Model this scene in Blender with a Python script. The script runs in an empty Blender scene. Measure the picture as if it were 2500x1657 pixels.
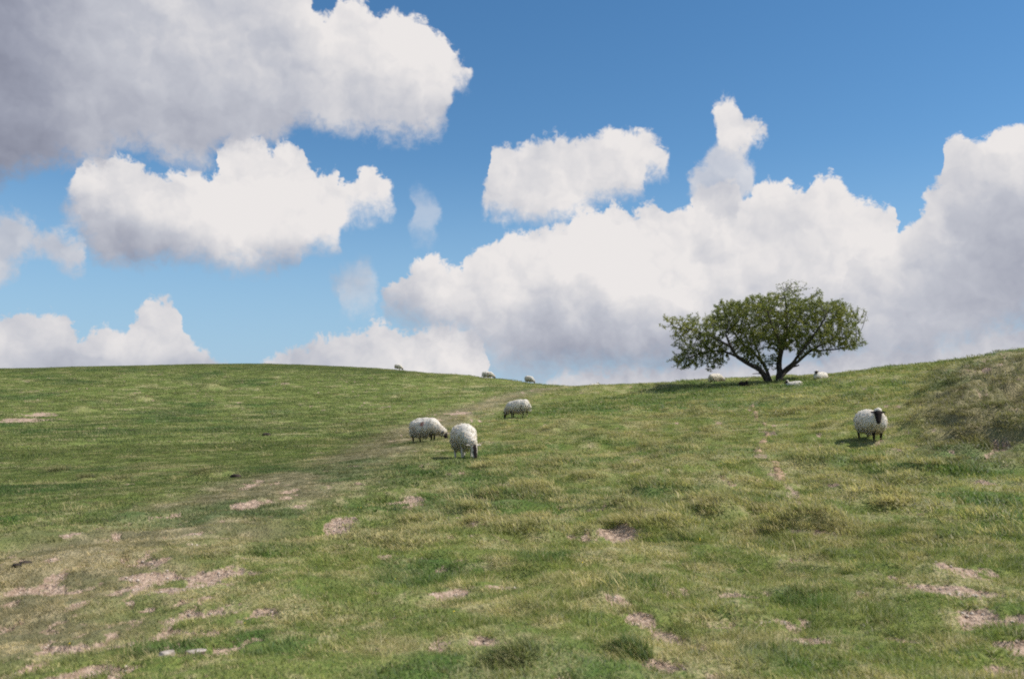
import bpy, math, random
import numpy as np
from mathutils import Vector, Matrix, Euler

# ------------------------------------------------------------------ camera, sky, sun, exposure
SC = bpy.context.scene
COL = SC.collection
FPX = 2150.0                      # focal length in pixels of the 2500 px wide photograph
PITCH = math.radians(4.56)
EYE = 1.6

cam_data = bpy.data.cameras.new('camera')
cam_data.sensor_width = 36.0
cam_data.lens = 36.0 * FPX / 2500.0
cam_data.clip_start = 0.05
cam_data.clip_end = 20000.0
cam = bpy.data.objects.new('camera', cam_data)
COL.objects.link(cam)
cam.location = (0, 0, EYE)
cam.rotation_euler = (math.radians(90) + PITCH, 0, 0)
SC.camera = cam
cam_data.dof.use_dof = True
cam_data.dof.focus_distance = 26.0
cam_data.dof.aperture_fstop = 2.6

SUN_AZ = math.radians(92.0)       # clockwise from the view direction (+Y)
SUN_EL = math.radians(52.0)
SUN_DIR = Vector((math.sin(SUN_AZ) * math.cos(SUN_EL), math.cos(SUN_AZ) * math.cos(SUN_EL), math.sin(SUN_EL)))
sd = bpy.data.lights.new('sun', 'SUN')
sd.energy = 5.0
sd.angle = math.radians(0.55)
sd.color = (1.0, 0.955, 0.88)
sun = bpy.data.objects.new('sun', sd)
COL.objects.link(sun)
sun.rotation_euler = SUN_DIR.to_track_quat('Z', 'Y').to_euler()
sun.location = SUN_DIR * 100

SC.view_settings.view_transform = 'Standard'
SC.view_settings.look = 'None'
SC.view_settings.gamma = 1.0
SC.view_settings.exposure = 0.12
SC.view_settings.use_curve_mapping = False
SC.render.engine = 'CYCLES'
SC.cycles.use_denoising = False
SC.cycles.use_adaptive_sampling = False
SC.cycles.max_bounces = 7
SC.cycles.diffuse_bounces = 5
SC.cycles.glossy_bounces = 2
SC.cycles.transmission_bounces = 3
SC.cycles.transparent_max_bounces = 4
SC.cycles.sample_clamp_indirect = 4.0
SC.cycles.pixel_filter_type = 'BLACKMAN_HARRIS'
SC.cycles.filter_width = 1.9
SC.render.filter_size = 1.9


def px_dir(px, py):
    """direction in the world of a point of the 2500 x 1657 photograph"""
    cx = (px - 1250.0) / FPX
    cy = (828.5 - py) / FPX
    c, s = math.cos(PITCH), math.sin(PITCH)
    return np.array((cx, c - cy * s, s + cy * c))


def px_azel(px, py):
    d = px_dir(px, py)
    return math.degrees(math.atan2(d[0], d[1])), math.degrees(math.asin(d[2] / np.linalg.norm(d)))


class Nodes:
    """small helper that chains maths nodes"""
    def __init__(self, tree):
        self.t = tree

    def new(self, kind, **kw):
        n = self.t.nodes.new(kind)
        for k, v in kw.items():
            setattr(n, k, v)
        return n

    def put(self, sock, v):
        if isinstance(v, bpy.types.NodeSocket):
            self.t.links.new(v, sock)
        else:
            sock.default_value = v

    def m(self, op, a, b=None, c=None, clamp=False):
        n = self.new('ShaderNodeMath', operation=op, use_clamp=clamp)
        self.put(n.inputs[0], a)
        if b is not None:
            self.put(n.inputs[1], b)
        if c is not None:
            self.put(n.inputs[2], c)
        return n.outputs[0]

    def vm(self, op, a, b=None):
        n = self.new('ShaderNodeVectorMath', operation=op)
        self.put(n.inputs[0], a)
        if b is not None:
            self.put(n.inputs[1], b)
        return n.outputs[0]

    def step(self, v, lo, hi, to0=0.0, to1=1.0):
        n = self.new('ShaderNodeMapRange', interpolation_type='SMOOTHSTEP')
        self.put(n.inputs['Value'], v)
        self.put(n.inputs['From Min'], lo)
        self.put(n.inputs['From Max'], hi)
        self.put(n.inputs['To Min'], to0)
        self.put(n.inputs['To Max'], to1)
        return n.outputs[0]

    def mix(self, f, a, b, blend='MIX'):
        n = self.new('ShaderNodeMix', data_type='RGBA', blend_type=blend)
        self.put(n.inputs[0], f)
        self.put(n.inputs[6], a)
        self.put(n.inputs[7], b)
        return n.outputs[2]

    def noise(self, vec, scale, detail=2.0, rough=0.5, color=False, lac=2.0, dist=0.0):
        n = self.new('ShaderNodeTexNoise', noise_dimensions='3D')
        self.put(n.inputs['Vector'], vec)
        n.inputs['Scale'].default_value = scale
        n.inputs['Detail'].default_value = detail
        n.inputs['Roughness'].default_value = rough
        n.inputs['Lacunarity'].default_value = lac
        n.inputs['Distortion'].default_value = dist
        return n.outputs['Color' if color else 'Fac']

    def puffs(self, vec, scale, detail=2.0, rough=0.5):
        n = self.new('ShaderNodeTexVoronoi', feature='F1', voronoi_dimensions='3D', normalize=True)
        self.put(n.inputs['Vector'], vec)
        n.inputs['Scale'].default_value = scale
        n.inputs['Detail'].default_value = detail
        n.inputs['Roughness'].default_value = rough
        return self.m('SUBTRACT', 1.0, n.outputs['Distance'])

    def curve(self, t, pts):
        """pts: list of (t, v) with v in 0..1"""
        n = self.new('ShaderNodeFloatCurve')
        self.put(n.inputs['Value'], t)
        c = n.mapping.curves[0]
        pts = sorted(pts)
        while len(c.points) < len(pts):
            c.points.new(0.5, 0.5)
        for p, (x, y) in zip(c.points, pts):
            p.location = (x, y)
            p.handle_type = 'AUTO_CLAMPED'
        n.mapping.update()
        return n.outputs[0]


K = 2500.0 / 2366.0               # outlines below were read off a 2366 px wide view

# every cloud: upper outline, lower outline, brightness of its sunlit top and of its base, depth of the lit rim (deg),
# softness of its upper and lower edge (deg), how much the puffs eat into it
CLOUDS = [
    # far bank low over the hills
    dict(top=[(1180, 905), (1280, 886), (1330, 872), (1450, 858), (1560, 848), (1800, 842), (2000, 826), (2150, 808), (2366, 752), (2700, 740)],
         bot=[(1180, 990), (2700, 990)], hi=0.90, lo=0.84, rim=2.0, wt=1.1, wb=0.5, eat=0.5),
    dict(top=[(590, 842), (640, 828), (700, 818), (760, 799), (830, 788), (880, 764), (920, 770), (1000, 753), (1060, 750), (1100, 758), (1125, 800), (1140, 880), (1150, 920)],
         bot=[(590, 990), (1150, 990)], hi=0.95, lo=0.84, rim=3.5, wt=0.5, wb=0.5, eat=0.7, core=[(590, 880), (1150, 850)], cw=1.8),
    dict(top=[(-150, 760), (0, 752), (60, 738), (120, 742), (160, 775), (174, 805), (182, 800), (205, 772), (235, 758), (270, 768), (295, 738), (330, 704), (372, 690), (400, 702), (420, 752), (445, 810), (490, 834), (540, 850)],
         bot=[(-150, 990), (540, 990)], hi=0.90, lo=0.74, rim=3.5, wt=0.5, wb=0.5, eat=0.75, core=[(-150, 810), (100, 810), (300, 800), (540, 870)], cw=2.0),
    # the great cumulus bank behind the tree
    dict(top=[(880, 692), (905, 675), (930, 655), (955, 628), (1000, 604), (1040, 625), (1075, 628), (1085, 604), (1130, 580), (1180, 548), (1240, 538), (1300, 535), (1320, 511), (1380, 510), (1402, 486), (1432, 482), (1452, 500), (1502, 470), (1555, 500), (1602, 485), (1625, 450), (1650, 432), (1700, 425), (1722, 470), (1762, 430), (1800, 422), (1845, 462), (1880, 424), (1920, 424), (1960, 460), (2000, 480), (2050, 476), (2062, 500), (2100, 640), (2160, 720)],
         bot=[(880, 700), (950, 722), (1000, 740), (1060, 770), (1120, 805), (1200, 842), (1350, 850), (1500, 832), (1650, 825), (1800, 838), (2000, 820), (2160, 810)],
         hi=0.97, lo=0.63, rim=8.5, core=[(880, 695), (1100, 705), (1300, 700), (1480, 720), (1700, 735), (1900, 700), (2160, 670)], cw=3.8, wt=0.5, wb=3.2, eat=0.75),
    dict(top=[(1940, 690), (1990, 600), (2010, 588), (2050, 582), (2068, 560), (2090, 520), (2112, 505), (2150, 450), (2180, 420), (2196, 362), (2228, 345), (2258, 362), (2290, 338), (2320, 310), (2370, 292), (2470, 260), (2600, 270), (2750, 320)],
         bot=[(1940, 700), (1990, 760), (2100, 815), (2200, 800), (2366, 745), (2750, 700)],
         hi=0.95, lo=0.73, rim=8.0, core=[(1940, 650), (2100, 610), (2200, 545), (2366, 480), (2750, 430)], cw=3.2, wt=0.5, wb=3.0, eat=0.75),
    # the small tower above it: body, then head
    dict(top=[(1610, 412), (1628, 385), (1652, 352), (1670, 326), (1698, 330), (1712, 365), (1730, 394), (1746, 408)],
         bot=[(1604, 412), (1632, 450), (1660, 482), (1700, 492), (1725, 432), (1752, 408)], hi=0.90, lo=0.82, rim=7.0, wt=1.2, wb=1.4, eat=0.95, dens=0.82),
    dict(top=[(1650, 300), (1658, 256), (1672, 242), (1692, 236), (1712, 256), (1728, 284), (1750, 288), (1768, 300)],
         bot=[(1650, 304), (1672, 326), (1700, 336), (1730, 320), (1768, 306)], hi=0.95, lo=0.84, rim=7.0, wt=0.7, wb=0.9, eat=0.55),
    # ragged cloud in the middle
    dict(top=[(1112, 462), (1125, 440), (1140, 415), (1144, 360), (1160, 348), (1200, 344), (1250, 322), (1300, 335), (1350, 346), (1400, 322), (1450, 325), (1495, 316), (1520, 332), (1545, 365), (1562, 384)],
         bot=[(1112, 466), (1150, 484), (1220, 488), (1300, 468), (1400, 450), (1470, 432), (1496, 412), (1510, 372), (1540, 378), (1562, 386)],
         hi=0.96, lo=0.82, rim=6.0, core=[(1112, 505), (1300, 490), (1562, 445)], cw=2.2, wt=0.7, wb=1.5, eat=0.9),
    # sunlit cumulus left of the middle
    dict(top=[(152, 440), (165, 412), (185, 388), (230, 370), (290, 364), (330, 384), (360, 404), (420, 396), (470, 408), (492, 395), (500, 355), (522, 338), (560, 318), (610, 330), (628, 350), (660, 328), (690, 340), (702, 365), (750, 398), (772, 396), (792, 426), (812, 424), (850, 396), (880, 418), (908, 440)],
         bot=[(152, 445), (180, 492), (212, 545), (280, 590), (350, 592), (400, 582), (500, 592), (600, 602), (688, 598), (702, 572), (760, 555), (778, 556), (798, 525), (812, 486), (834, 478), (880, 468), (908, 445)],
         hi=0.985, lo=0.66, rim=9.5, core=[(152, 490), (300, 512), (450, 540), (600, 566), (700, 580), (908, 530)], cw=1.7, wt=0.5, wb=1.9, eat=0.7, low=0.0),
    # torn strip at the left edge
    dict(top=[(-200, 500), (0, 524), (40, 516), (90, 535), (150, 556), (200, 582)],
         bot=[(-200, 690), (0, 622), (30, 602), (60, 574), (100, 562), (150, 588), (200, 592)], hi=0.88, lo=0.78, rim=4.0, wt=1.2, wb=1.4, eat=0.9, dens=0.9),
    dict(top=[(940, 486), (960, 466), (985, 470), (1010, 490)], bot=[(940, 490), (965, 500), (990, 506), (1010, 494)], hi=0.95, lo=0.90, rim=4.0, wt=2.2, wb=2.2, eat=1.0, dens=0.40),
    dict(top=[(785, 690), (815, 672), (850, 656), (880, 664)], bot=[(785, 696), (830, 700), (860, 696), (880, 668)], hi=0.95, lo=0.90, rim=4.0, wt=2.0, wb=2.0, eat=1.0, dens=0.50),
    dict(top=[(770, 655), (810, 638), (850, 624), (870, 632)], bot=[(770, 660), (830, 650), (870, 636)], hi=0.80, lo=0.76, rim=4.0, wt=1.6, wb=1.6, eat=0.9, dens=0.4),
    # dark heavy cloud overhead on the left
    dict(top=[(-900, -700), (200, -500), (600, -240), (700, -60), (722, 10), (738, 42), (762, 44), (780, 22), (802, 6), (850, 18), (882, 54), (910, 46), (962, 62), (1010, 98), (1052, 150), (1092, 172)],
         bot=[(-900, 500), (-100, 400), (0, 384), (70, 376), (150, 352), (230, 358), (285, 318), (340, 322), (430, 352), (520, 326), (600, 320), (660, 305), (705, 264), (750, 268), (850, 290), (950, 312), (1004, 306), (1034, 268), (1050, 200), (1092, 178)],
         hi=0.95, lo=0.80, rim=9.0, wt=0.6, wb=1.6, eat=0.75, low=0.20,
         shade=[(-900, 0.64), (-60, 0.70), (60, 0.79), (180, 0.94), (300, 1.04), (450, 1.03), (600, 1.05), (760, 1.07), (1092, 1.08)]),
]


def build_world():
    w = bpy.data.worlds.new('World')
    SC.world = w
    w.use_nodes = True
    t = w.node_tree
    t.nodes.clear()
    N = Nodes(t)
    tc = N.new('ShaderNodeTexCoord')
    d = N.vm('NORMALIZE', tc.outputs['Generated'])
    sx = N.new('ShaderNodeSeparateXYZ')
    t.links.new(d, sx.inputs[0])
    az0 = N.m('MULTIPLY', N.m('ARCTAN2', sx.outputs[0], sx.outputs[1]), 57.29578)
    el0 = N.m('MULTIPLY', N.m('ARCSINE', sx.outputs[2]), 57.29578)

    # turbulence that frays the outlines
    def centred(v):
        return N.m('SUBTRACT', v, 0.5)
    wa = N.new('ShaderNodeSeparateColor')
    t.links.new(N.noise(d, 11.0, 2.0, 0.5, color=True), wa.inputs[0])
    wb = N.new('ShaderNodeSeparateColor')
    t.links.new(N.noise(d, 46.0, 4.0, 0.62, color=True), wb.inputs[0])
    az = N.m('ADD', az0, N.m('ADD', N.m('MULTIPLY', centred(wa.outputs[0]), 2.0), N.m('MULTIPLY', centred(wb.outputs[0]), 1.3)))
    el = N.m('ADD', el0, N.m('ADD', N.m('MULTIPLY', centred(wa.outputs[1]), 1.6), N.m('MULTIPLY', centred(wb.outputs[1]), 1.2)))
    swirl0 = N.vm('ADD', d, N.vm('SCALE', N.vm('SUBTRACT', N.noise(d, 38.0, 2.0, 0.5, color=True), (0.5, 0.5, 0.5))))
    swirl0.node.inputs[1].links[0].from_node.inputs['Scale'].default_value = 0.02
    fray = N.m('MULTIPLY', centred(N.noise(swirl0, 95.0, 5.0, 0.62)), 1.8)
    # cauliflower relief, sampled here and a little way towards the sun
    swirl = N.vm('ADD', d, N.vm('SCALE', N.vm('SUBTRACT', N.noise(d, 30.0, 3.0, 0.6, color=True), (0.5, 0.5, 0.5))))
    swirl.node.inputs[1].links[0].from_node.inputs['Scale'].default_value = 0.035
    s = SUN_DIR
    view = Vector((0, 1, 0))
    tang = (s - view * s.dot(view)).normalized()

    def relief(vec):
        a = N.puffs(vec, 13.0, 2.0, 0.5)
        b = N.noise(vec, 9.0, 3.5, 0.5)
        return N.m('ADD', N.m('MULTIPLY', a, 0.55), N.m('MULTIPLY', b, 0.75))
    r0 = relief(swirl)
    r1 = relief(N.vm('ADD', swirl, tuple(tang * 0.03)))
    lit = N.m('SUBTRACT', r0, r1)
    fine_v = N.vm('ADD', swirl, tuple(tang * 0.010))
    curl = N.m('SUBTRACT', N.puffs(swirl, 42.0, 2.0, 0.55), N.puffs(fine_v, 42.0, 2.0, 0.55))
    puff = N.m('SUBTRACT', r0, 0.66)
    broad = centred(N.noise(d, 5.0, 3.0, 0.5))

    # clear sky
    sky = N.new('ShaderNodeTexSky', sky_type='NISHITA', sun_disc=False)
    sky.sun_elevation = SUN_EL
    sky.sun_rotation = SUN_AZ
    sky.altitude = 150.0
    sky.air_density = 1.0
    sky.dust_density = 0.0
    sky.ozone_density = 3.0
    hs = N.new('ShaderNodeHueSaturation')
    hs.inputs['Hue'].default_value = SKY_HUE
    hs.inputs['Saturation'].default_value = SKY_SAT
    hs.inputs['Value'].default_value = SKY_VAL
    t.links.new(sky.outputs[0], hs.inputs['Color'])
    # moist air pales the sky towards the horizon
    pale = N.step(el0, 0.0, 17.0, 0.85, 0.0)
    col = N.mix(pale, hs.outputs[0], (2.85, 4.6, 6.55, 1))

    G = 9.3     # the Background runs at 0.1
    def cloud_colour(L):
        # L: 0 dark slate, 1 sunlit white
        r = N.new('ShaderNodeValToRGB')
        N.put(r.inputs[0], L)
        e = r.color_ramp
        e.elements[0].position = 0.30
        e.elements[0].color = (0.130, 0.140, 0.205, 1)
        e.elements[1].position = 1.0
        e.elements[1].color = (0.825, 0.795, 0.785, 1)
        a = e.elements.new(0.60)
        a.color = (0.325, 0.345, 0.425, 1)
        a = e.elements.new(0.80)
        a.color = (0.520, 0.535, 0.595, 1)
        a = e.elements.new(0.92)
        a.color = (0.700, 0.690, 0.708, 1)
        return N.mix(1.0, r.outputs[0], (G, G, G, 1), 'MULTIPLY')

    # scattered cumulus of the same kind everywhere the outlines below do not describe
    field = N.m('ADD', N.noise(d, 3.2, 6.0, 0.55), N.m('MULTIPLY', puff, 0.12))
    gm = N.step(field, 0.515, 0.575)
    inside = N.m('MULTIPLY', N.step(N.m('ABSOLUTE', az0), 33.0, 42.0, 1.0, 0.0), N.step(N.m('ABSOLUTE', N.m('SUBTRACT', el0, 8.0)), 24.0, 32.0, 1.0, 0.0))
    gm = N.m('MULTIPLY', gm, N.m('SUBTRACT', 1.0, inside))
    gL = N.m('ADD', N.step(field, 0.52, 0.72, 0.95, 0.70), N.m('MULTIPLY', lit, 0.5), clamp=True)
    col = N.mix(gm, col, cloud_colour(gL))

    for c in CLOUDS:
        top = [px_azel(x * K, y * K) for x, y in c['top']]
        bot = [px_azel(x * K, y * K) for x, y in c['bot']]
        a0 = min(top[0][0], bot[0][0])
        a1 = max(top[-1][0], bot[-1][0])
        es = [p[1] for p in top + bot]
        e0, e1 = min(es) - 0.5, max(es) + 0.5
        tt = N.m('DIVIDE', N.m('SUBTRACT', az, a0), a1 - a0)

        def prof(pts):
            v = N.curve(tt, [(min(max((p[0] - a0) / (a1 - a0), 0), 1), (p[1] - e0) / (e1 - e0)) for p in pts])
            return N.m('MULTIPLY_ADD', v, e1 - e0, e0)
        te, be = prof(top), prof(bot)
        dt = N.m('SUBTRACT', te, el)
        db = N.m('SUBTRACT', el, be)
        ds = N.m('MINIMUM', N.m('SUBTRACT', az, a0), N.m('SUBTRACT', a1, az))
        eaten = N.m('MULTIPLY', puff, c['eat'] * 3.2)
        mt = N.step(N.m('ADD', N.m('ADD', dt, fray), eaten), -0.45 * c['wt'], 0.55 * c['wt'])
        mb = N.step(N.m('ADD', N.m('ADD', db, fray), N.m('MULTIPLY', eaten, 1.2)), -0.6 * c['wb'], 0.5 * c['wb'])
        ms = N.step(N.m('ADD', ds, 0.05), 0.0, 0.35)
        mask = N.m('MULTIPLY', N.m('MULTIPLY', mt, mb), ms)
        if c.get('dens', 1.0) < 1.0:
            mask = N.m('MULTIPLY', mask, c['dens'])
        if 'core' in c:     # height where the lit upper part turns into the shaded base
            ce = [px_azel(x * K, y * K) for x, y in c['core']]
            b0, b1 = min(p[1] for p in ce) - 1.0, max(p[1] for p in ce) + 1.0
            tl = N.m('DIVIDE', N.m('SUBTRACT', az, a0), a1 - a0)
            cv = N.m('MULTIPLY_ADD', N.curve(tl, [(min(max((p[0] - a0) / (a1 - a0), 0), 1), (p[1] - b0) / (b1 - b0)) for p in ce]), b1 - b0, b0)
            hgt = N.m('ADD', N.m('SUBTRACT', el, cv), N.m('ADD', N.m('MULTIPLY', broad, 6.0), N.m('MULTIPLY', puff, 3.0)))
            L = N.step(hgt, -c['cw'], c['cw'], c['lo'], c['hi'])
        else:
            L = N.step(N.m('ADD', dt, N.m('MULTIPLY', broad, 7.0)), 0.0, c['rim'], c['hi'], c['lo'])
        if 'low' in c:      # thick flat base that the sun does not reach
            L = N.m('SUBTRACT', L, N.step(N.m('ADD', db, N.m('MULTIPLY', broad, 3.0)), 0.3, 4.0, c['low'] * 0.35, 0.0))
        if 'shade' in c:
            sp = [((px_azel(x * K, 200 * K)[0] - a0) / (a1 - a0), v / 1.1) for x, v in c['shade']]
            L = N.m('MULTIPLY', L, N.m('MULTIPLY', N.curve(N.m('DIVIDE', N.m('SUBTRACT', az, a0), a1 - a0), [(min(max(x, 0), 1), v) for x, v in sp]), 1.1))
        L = N.m('ADD', L, N.m('ADD', N.m('MULTIPLY', lit, 0.44), N.m('MULTIPLY', curl, 0.14)))
        L = N.m('ADD', L, N.m('MULTIPLY', broad, 0.34), clamp=True)
        col = N.mix(mask, col, cloud_colour(L))

    # below the horizon the world is never seen: plain ground tone
    col = N.mix(N.step(el0, -6.0, -2.0, 1.0, 0.0), col, (1.2, 1.3, 0.8, 1))
    bg = N.new('ShaderNodeBackground')
    bg.inputs['Strength'].default_value = 0.1
    t.links.new(col, bg.inputs['Color'])
    out = N.new('ShaderNodeOutputWorld')
    t.links.new(bg.outputs[0], out.inputs['Surface'])
    w.cycles.sampling_method = 'MANUAL'
    w.cycles.sample_map_resolution = 512


SKY_HUE, SKY_SAT, SKY_VAL = 0.496, 1.21, 1.10
build_world()


# ------------------------------------------------------------------ numpy noise and the shape of the land
def _hash(ix, iy, seed):
    n = (ix.astype(np.int64) * 374761393 + iy.astype(np.int64) * 668265263 + seed * 974711) & 0x7fffffff
    n = ((n ^ (n >> 13)) * 1274126177) & 0x7fffffff
    n = (n ^ (n >> 16)) & 0xffff
    return n / 65535.0


def vnoise(x, y, seed=0):
    x = np.asarray(x, float); y = np.asarray(y, float)
    ix, iy = np.floor(x), np.floor(y)
    fx, fy = x - ix, y - iy
    ux, uy = fx * fx * (3 - 2 * fx), fy * fy * (3 - 2 * fy)
    ix = ix.astype(np.int64); iy = iy.astype(np.int64)
    a, b = _hash(ix, iy, seed), _hash(ix + 1, iy, seed)
    c, d = _hash(ix, iy + 1, seed), _hash(ix + 1, iy + 1, seed)
    return (a * (1 - ux) + b * ux) * (1 - uy) + (c * (1 - ux) + d * ux) * uy


def fbm(x, y, scale, octaves=4, seed=0, gain=0.5):
    """0..1, mean 0.5"""
    v, a, tot = 0.0, 1.0, 0.0
    for o in range(octaves):
        f = 2.03 ** o / scale
        ca, sa = math.cos(0.7 * o), math.sin(0.7 * o)
        v = v + a * vnoise((x * ca - y * sa) * f + 17.3 * o, (x * sa + y * ca) * f - 9.1 * o, seed + o)
        tot += a
        a *= gain
    return v / tot


def sstep(v, lo, hi):
    t = np.clip((v - lo) / (hi - lo), 0, 1)
    return t * t * (3 - 2 * t)


def px_at(px, py, depth):
    """world point seen at a photograph point, depth metres ahead (along +Y)"""
    d = px_dir(px, py)
    p = d * (depth / d[1])
    return np.array((p[0], p[1], p[2] + EYE))


def to_px(p):
    """photograph coordinates of world points, n x 3"""
    p = np.atleast_2d(p)
    x, y, z = p[:, 0], p[:, 1], p[:, 2] - EYE
    c, s = math.cos(PITCH), math.sin(PITCH)
    f = y * c + z * s
    u = -y * s + z * c
    return np.stack((1250 + FPX * x / f, 828.5 - FPX * u / f), 1)


# skyline of the photograph (2500 px) with the distance of the crest there
CREST = [(-900, 930, 80), (-450, 912, 84), (0, 901, 88), (211, 896, 92), (423, 891, 94), (634, 889, 95), (740, 894, 95), (845, 899, 94), (951, 906, 93), (1057, 915, 90),
         (1162, 925, 84), (1268, 935, 76), (1331, 943, 68), (1395, 947, 62), (1448, 945, 58), (1585, 940, 56), (1733, 934, 55), (1860, 927, 54),
         (2008, 916, 52), (2113, 905, 50), (2219, 895, 47), (2325, 885, 44), (2430, 871, 41), (2500, 858, 39), (2700, 835, 37), (3000, 810, 36), (3500, 790, 36)]
INNER = [  # px, py, distance
    (0, 1657, 5.3), (600, 1657, 5.1), (1250, 1657, 4.9), (1900, 1657, 4.85), (2500, 1657, 4.7), (-900, 1657, 5.4), (3400, 1657, 4.6),
    (0, 1400, 9.2), (600, 1400, 8.7), (1250, 1400, 8.4), (1900, 1400, 8.2), (2500, 1400, 7.7), (-900, 1400, 9.5), (3400, 1400, 7.4),
    (0, 1230, 16.0), (600, 1230, 14.0), (1250, 1250, 12.2), (1900, 1250, 11.4), (2500, 1250, 10.6), (-900, 1220, 17.0), (3400, 1240, 10.0),
    (100, 1080, 32), (500, 1090, 30), (800, 1110, 26), (1040, 1083, 24), (1135, 1125, 19), (1500, 1120, 18.5), (1850, 1125, 17), (2140, 1080, 19), (2420, 1110, 15.5), (-900, 1080, 33), (3400, 1090, 14),
    (100, 980, 55), (500, 980, 56), (900, 985, 54), (1150, 1000, 48), (1265, 1024, 37), (1320, 975, 50), (1500, 1030, 30), (1600, 985, 41), (1850, 1010, 31), (1885, 936, 49),
    (2100, 1000, 27), (2100, 945, 38), (2300, 1000, 23), (2480, 1010, 19), (2300, 930, 34), (2490, 925, 27), (-900, 985, 54), (3400, 960, 22),
]


def build_tps():
    pts = [px_at(x, y, d) for x, y, d in CREST] + [px_at(x, y, d) for x, y, d in INNER]
    for x, y, d in CREST:           # the land falls away behind the crest
        for k, drop in ((1.35, 0.5), (1.9, 5.0)):
            p = px_at(x, y, d)
            q = px_at(x, y, d * k)
            pts.append(np.array((q[0], q[1], p[2] - drop)))
    for x in (-14, -6, 0, 6, 14):   # round and behind the camera
        pts.append(np.array((x, 0.0, -0.01 * abs(x))))
        pts.append(np.array((x, -12.0, -1.0)))
    P = np.array(pts)
    n = len(P)
    r = np.linalg.norm(P[:, None, :2] - P[None, :, :2], axis=2)
    Kmat = np.where(r > 0, r * r * np.log(np.maximum(r, 1e-9)), 0)
    A = np.zeros((n + 3, n + 3))
    A[:n, :n] = Kmat + np.eye(n) * 0.6
    A[:n, n] = 1
    A[:n, n + 1:] = P[:, :2]
    A[n, :n] = 1
    A[n + 1:, :n] = P[:, :2].T
    b = np.zeros(n + 3)
    b[:n] = P[:, 2]
    return P[:, :2], np.linalg.solve(A, b)


TPS_P, TPS_W = build_tps()


def smooth_height(x, y):
    x = np.asarray(x, float).ravel(); y = np.asarray(y, float).ravel()
    out = np.empty(len(x))
    n = len(TPS_P)
    for i in range(0, len(x), 40000):
        xs, ys = x[i:i + 40000], y[i:i + 40000]
        dx = xs[:, None] - TPS_P[None, :, 0]
        dy = ys[:, None] - TPS_P[None, :, 1]
        r2 = dx * dx + dy * dy
        k = 0.5 * r2 * np.log(np.maximum(r2, 1e-12))
        out[i:i + 40000] = k @ TPS_W[:n] + TPS_W[n] + TPS_W[n + 1] * xs + TPS_W[n + 2] * ys
    # far off the mapped land becomes a low plain
    r = np.sqrt(x * x + y * y)
    back = sstep(-y, 4.0, 30.0)
    far = np.maximum(sstep(r, 120.0, 210.0), back)
    return out * (1 - far) + (-3.0 - 9.0 * sstep(r, 60, 300)) * far


# hummocks: photograph x, y (foot of the mound), distance is read off the smooth land; half width (px), height (m)
HUMMOCKS = []
HUMMOCKS = [
    (1772, 1264, 62, 0.17), (1900, 1262, 50, 0.11), (1995, 1300, 95, 0.19), (1305, 1104, 38, 0.13), (1340, 1064, 42, 0.18), (1388, 1054, 50, 0.17),
    (1700, 1080, 40, 0.10), (1748, 1062, 42, 0.14), (1712, 1014, 38, 0.20), (1890, 992, 52, 0.24), (1965, 990, 44, 0.20), (2065, 984, 62, 0.22), (1480, 1078, 55, 0.12), (1600, 1100, 60, 0.10),
    (1212, 1200, 46, 0.13), (1160, 1218, 22, 0.07), (1300, 1196, 40, 0.10), (1440, 1170, 60, 0.08), (1310, 1250, 26, 0.07), (1640, 1200, 60, 0.07), (2060, 1180, 70, 0.09), (2200, 1170, 60, 0.09),
    (2425, 936, 46, 0.42), (2490, 960, 44, 0.40), (2465, 992, 58, 0.42), (2385, 1008, 48, 0.34), (2330, 1046, 44, 0.26), (2425, 1056, 58, 0.36), (2485, 1086, 50, 0.32), (2352, 1100, 48, 0.26), (2290, 1016, 40, 0.26), (2300, 965, 44, 0.25), (2240, 1050, 40, 0.16), (2460, 1025, 40, 0.3), (2390, 1080, 40, 0.25), (2250, 990, 36, 0.2),
    (1458, 952, 42, 0.20), (1605, 953, 50, 0.10), (1664, 951, 44, 0.10),
    (1260, 1640, 62, 0.10), (1545, 1612, 52, 0.10), (1500, 1500, 50, 0.06), (2330, 1440, 60, 0.08), (1800, 1510, 50, 0.06), (1010, 1290, 60, 0.05), (860, 1430, 60, 0.05),
    (272, 1176, 32, 0.16), (205, 1172, 22, 0.12), (512, 1164, 44, 0.16), (140, 1150, 16, 0.16), (518, 950, 30, 0.3), (345, 975, 24, 0.22), (200, 1003, 30, 0.2),
]


def first_hit(px, py, fn=None, lo=3.5, hi=125.0):
    """first ground point on the sight line of a photograph point"""
    fn = fn or smooth_height
    d = px_dir(px, py)
    ys = np.geomspace(lo, hi, 900)
    z = fn(d[0] / d[1] * ys, ys)
    diff = EYE + d[2] / d[1] * ys - z
    k = np.argmax(diff < 0)
    if diff[k] >= 0:
        k = int(np.argmin(diff))     # just above the skyline: take the crest
        return np.array((d[0] / d[1] * ys[k], ys[k]))
    t = diff[k - 1] / (diff[k - 1] - diff[k]) if k else 0
    y = ys[k - 1] + (ys[k] - ys[k - 1]) * t
    return np.array((d[0] / d[1] * y, y))


MOUNDS = []
for hx, hy, hw, hh in HUMMOCKS:
    q = first_hit(hx, hy)
    MOUNDS.append((q[0], q[1] + 0.1, hw * q[1] / FPX, min(hh * 1.45, (0.62 if len(MOUNDS) < 3 else 0.42) * hw * q[1] / FPX)))

_r = np.random.default_rng(404)
for _ in range(34):     # lumps of the broken bank
    q = first_hit(_r.uniform(2250, 2560), _r.uniform(905, 1105))
    _w = _r.uniform(0.25, 0.55)
    MOUNDS.append((q[0], q[1], _w, _w * _r.uniform(0.3, 0.5)))

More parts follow.
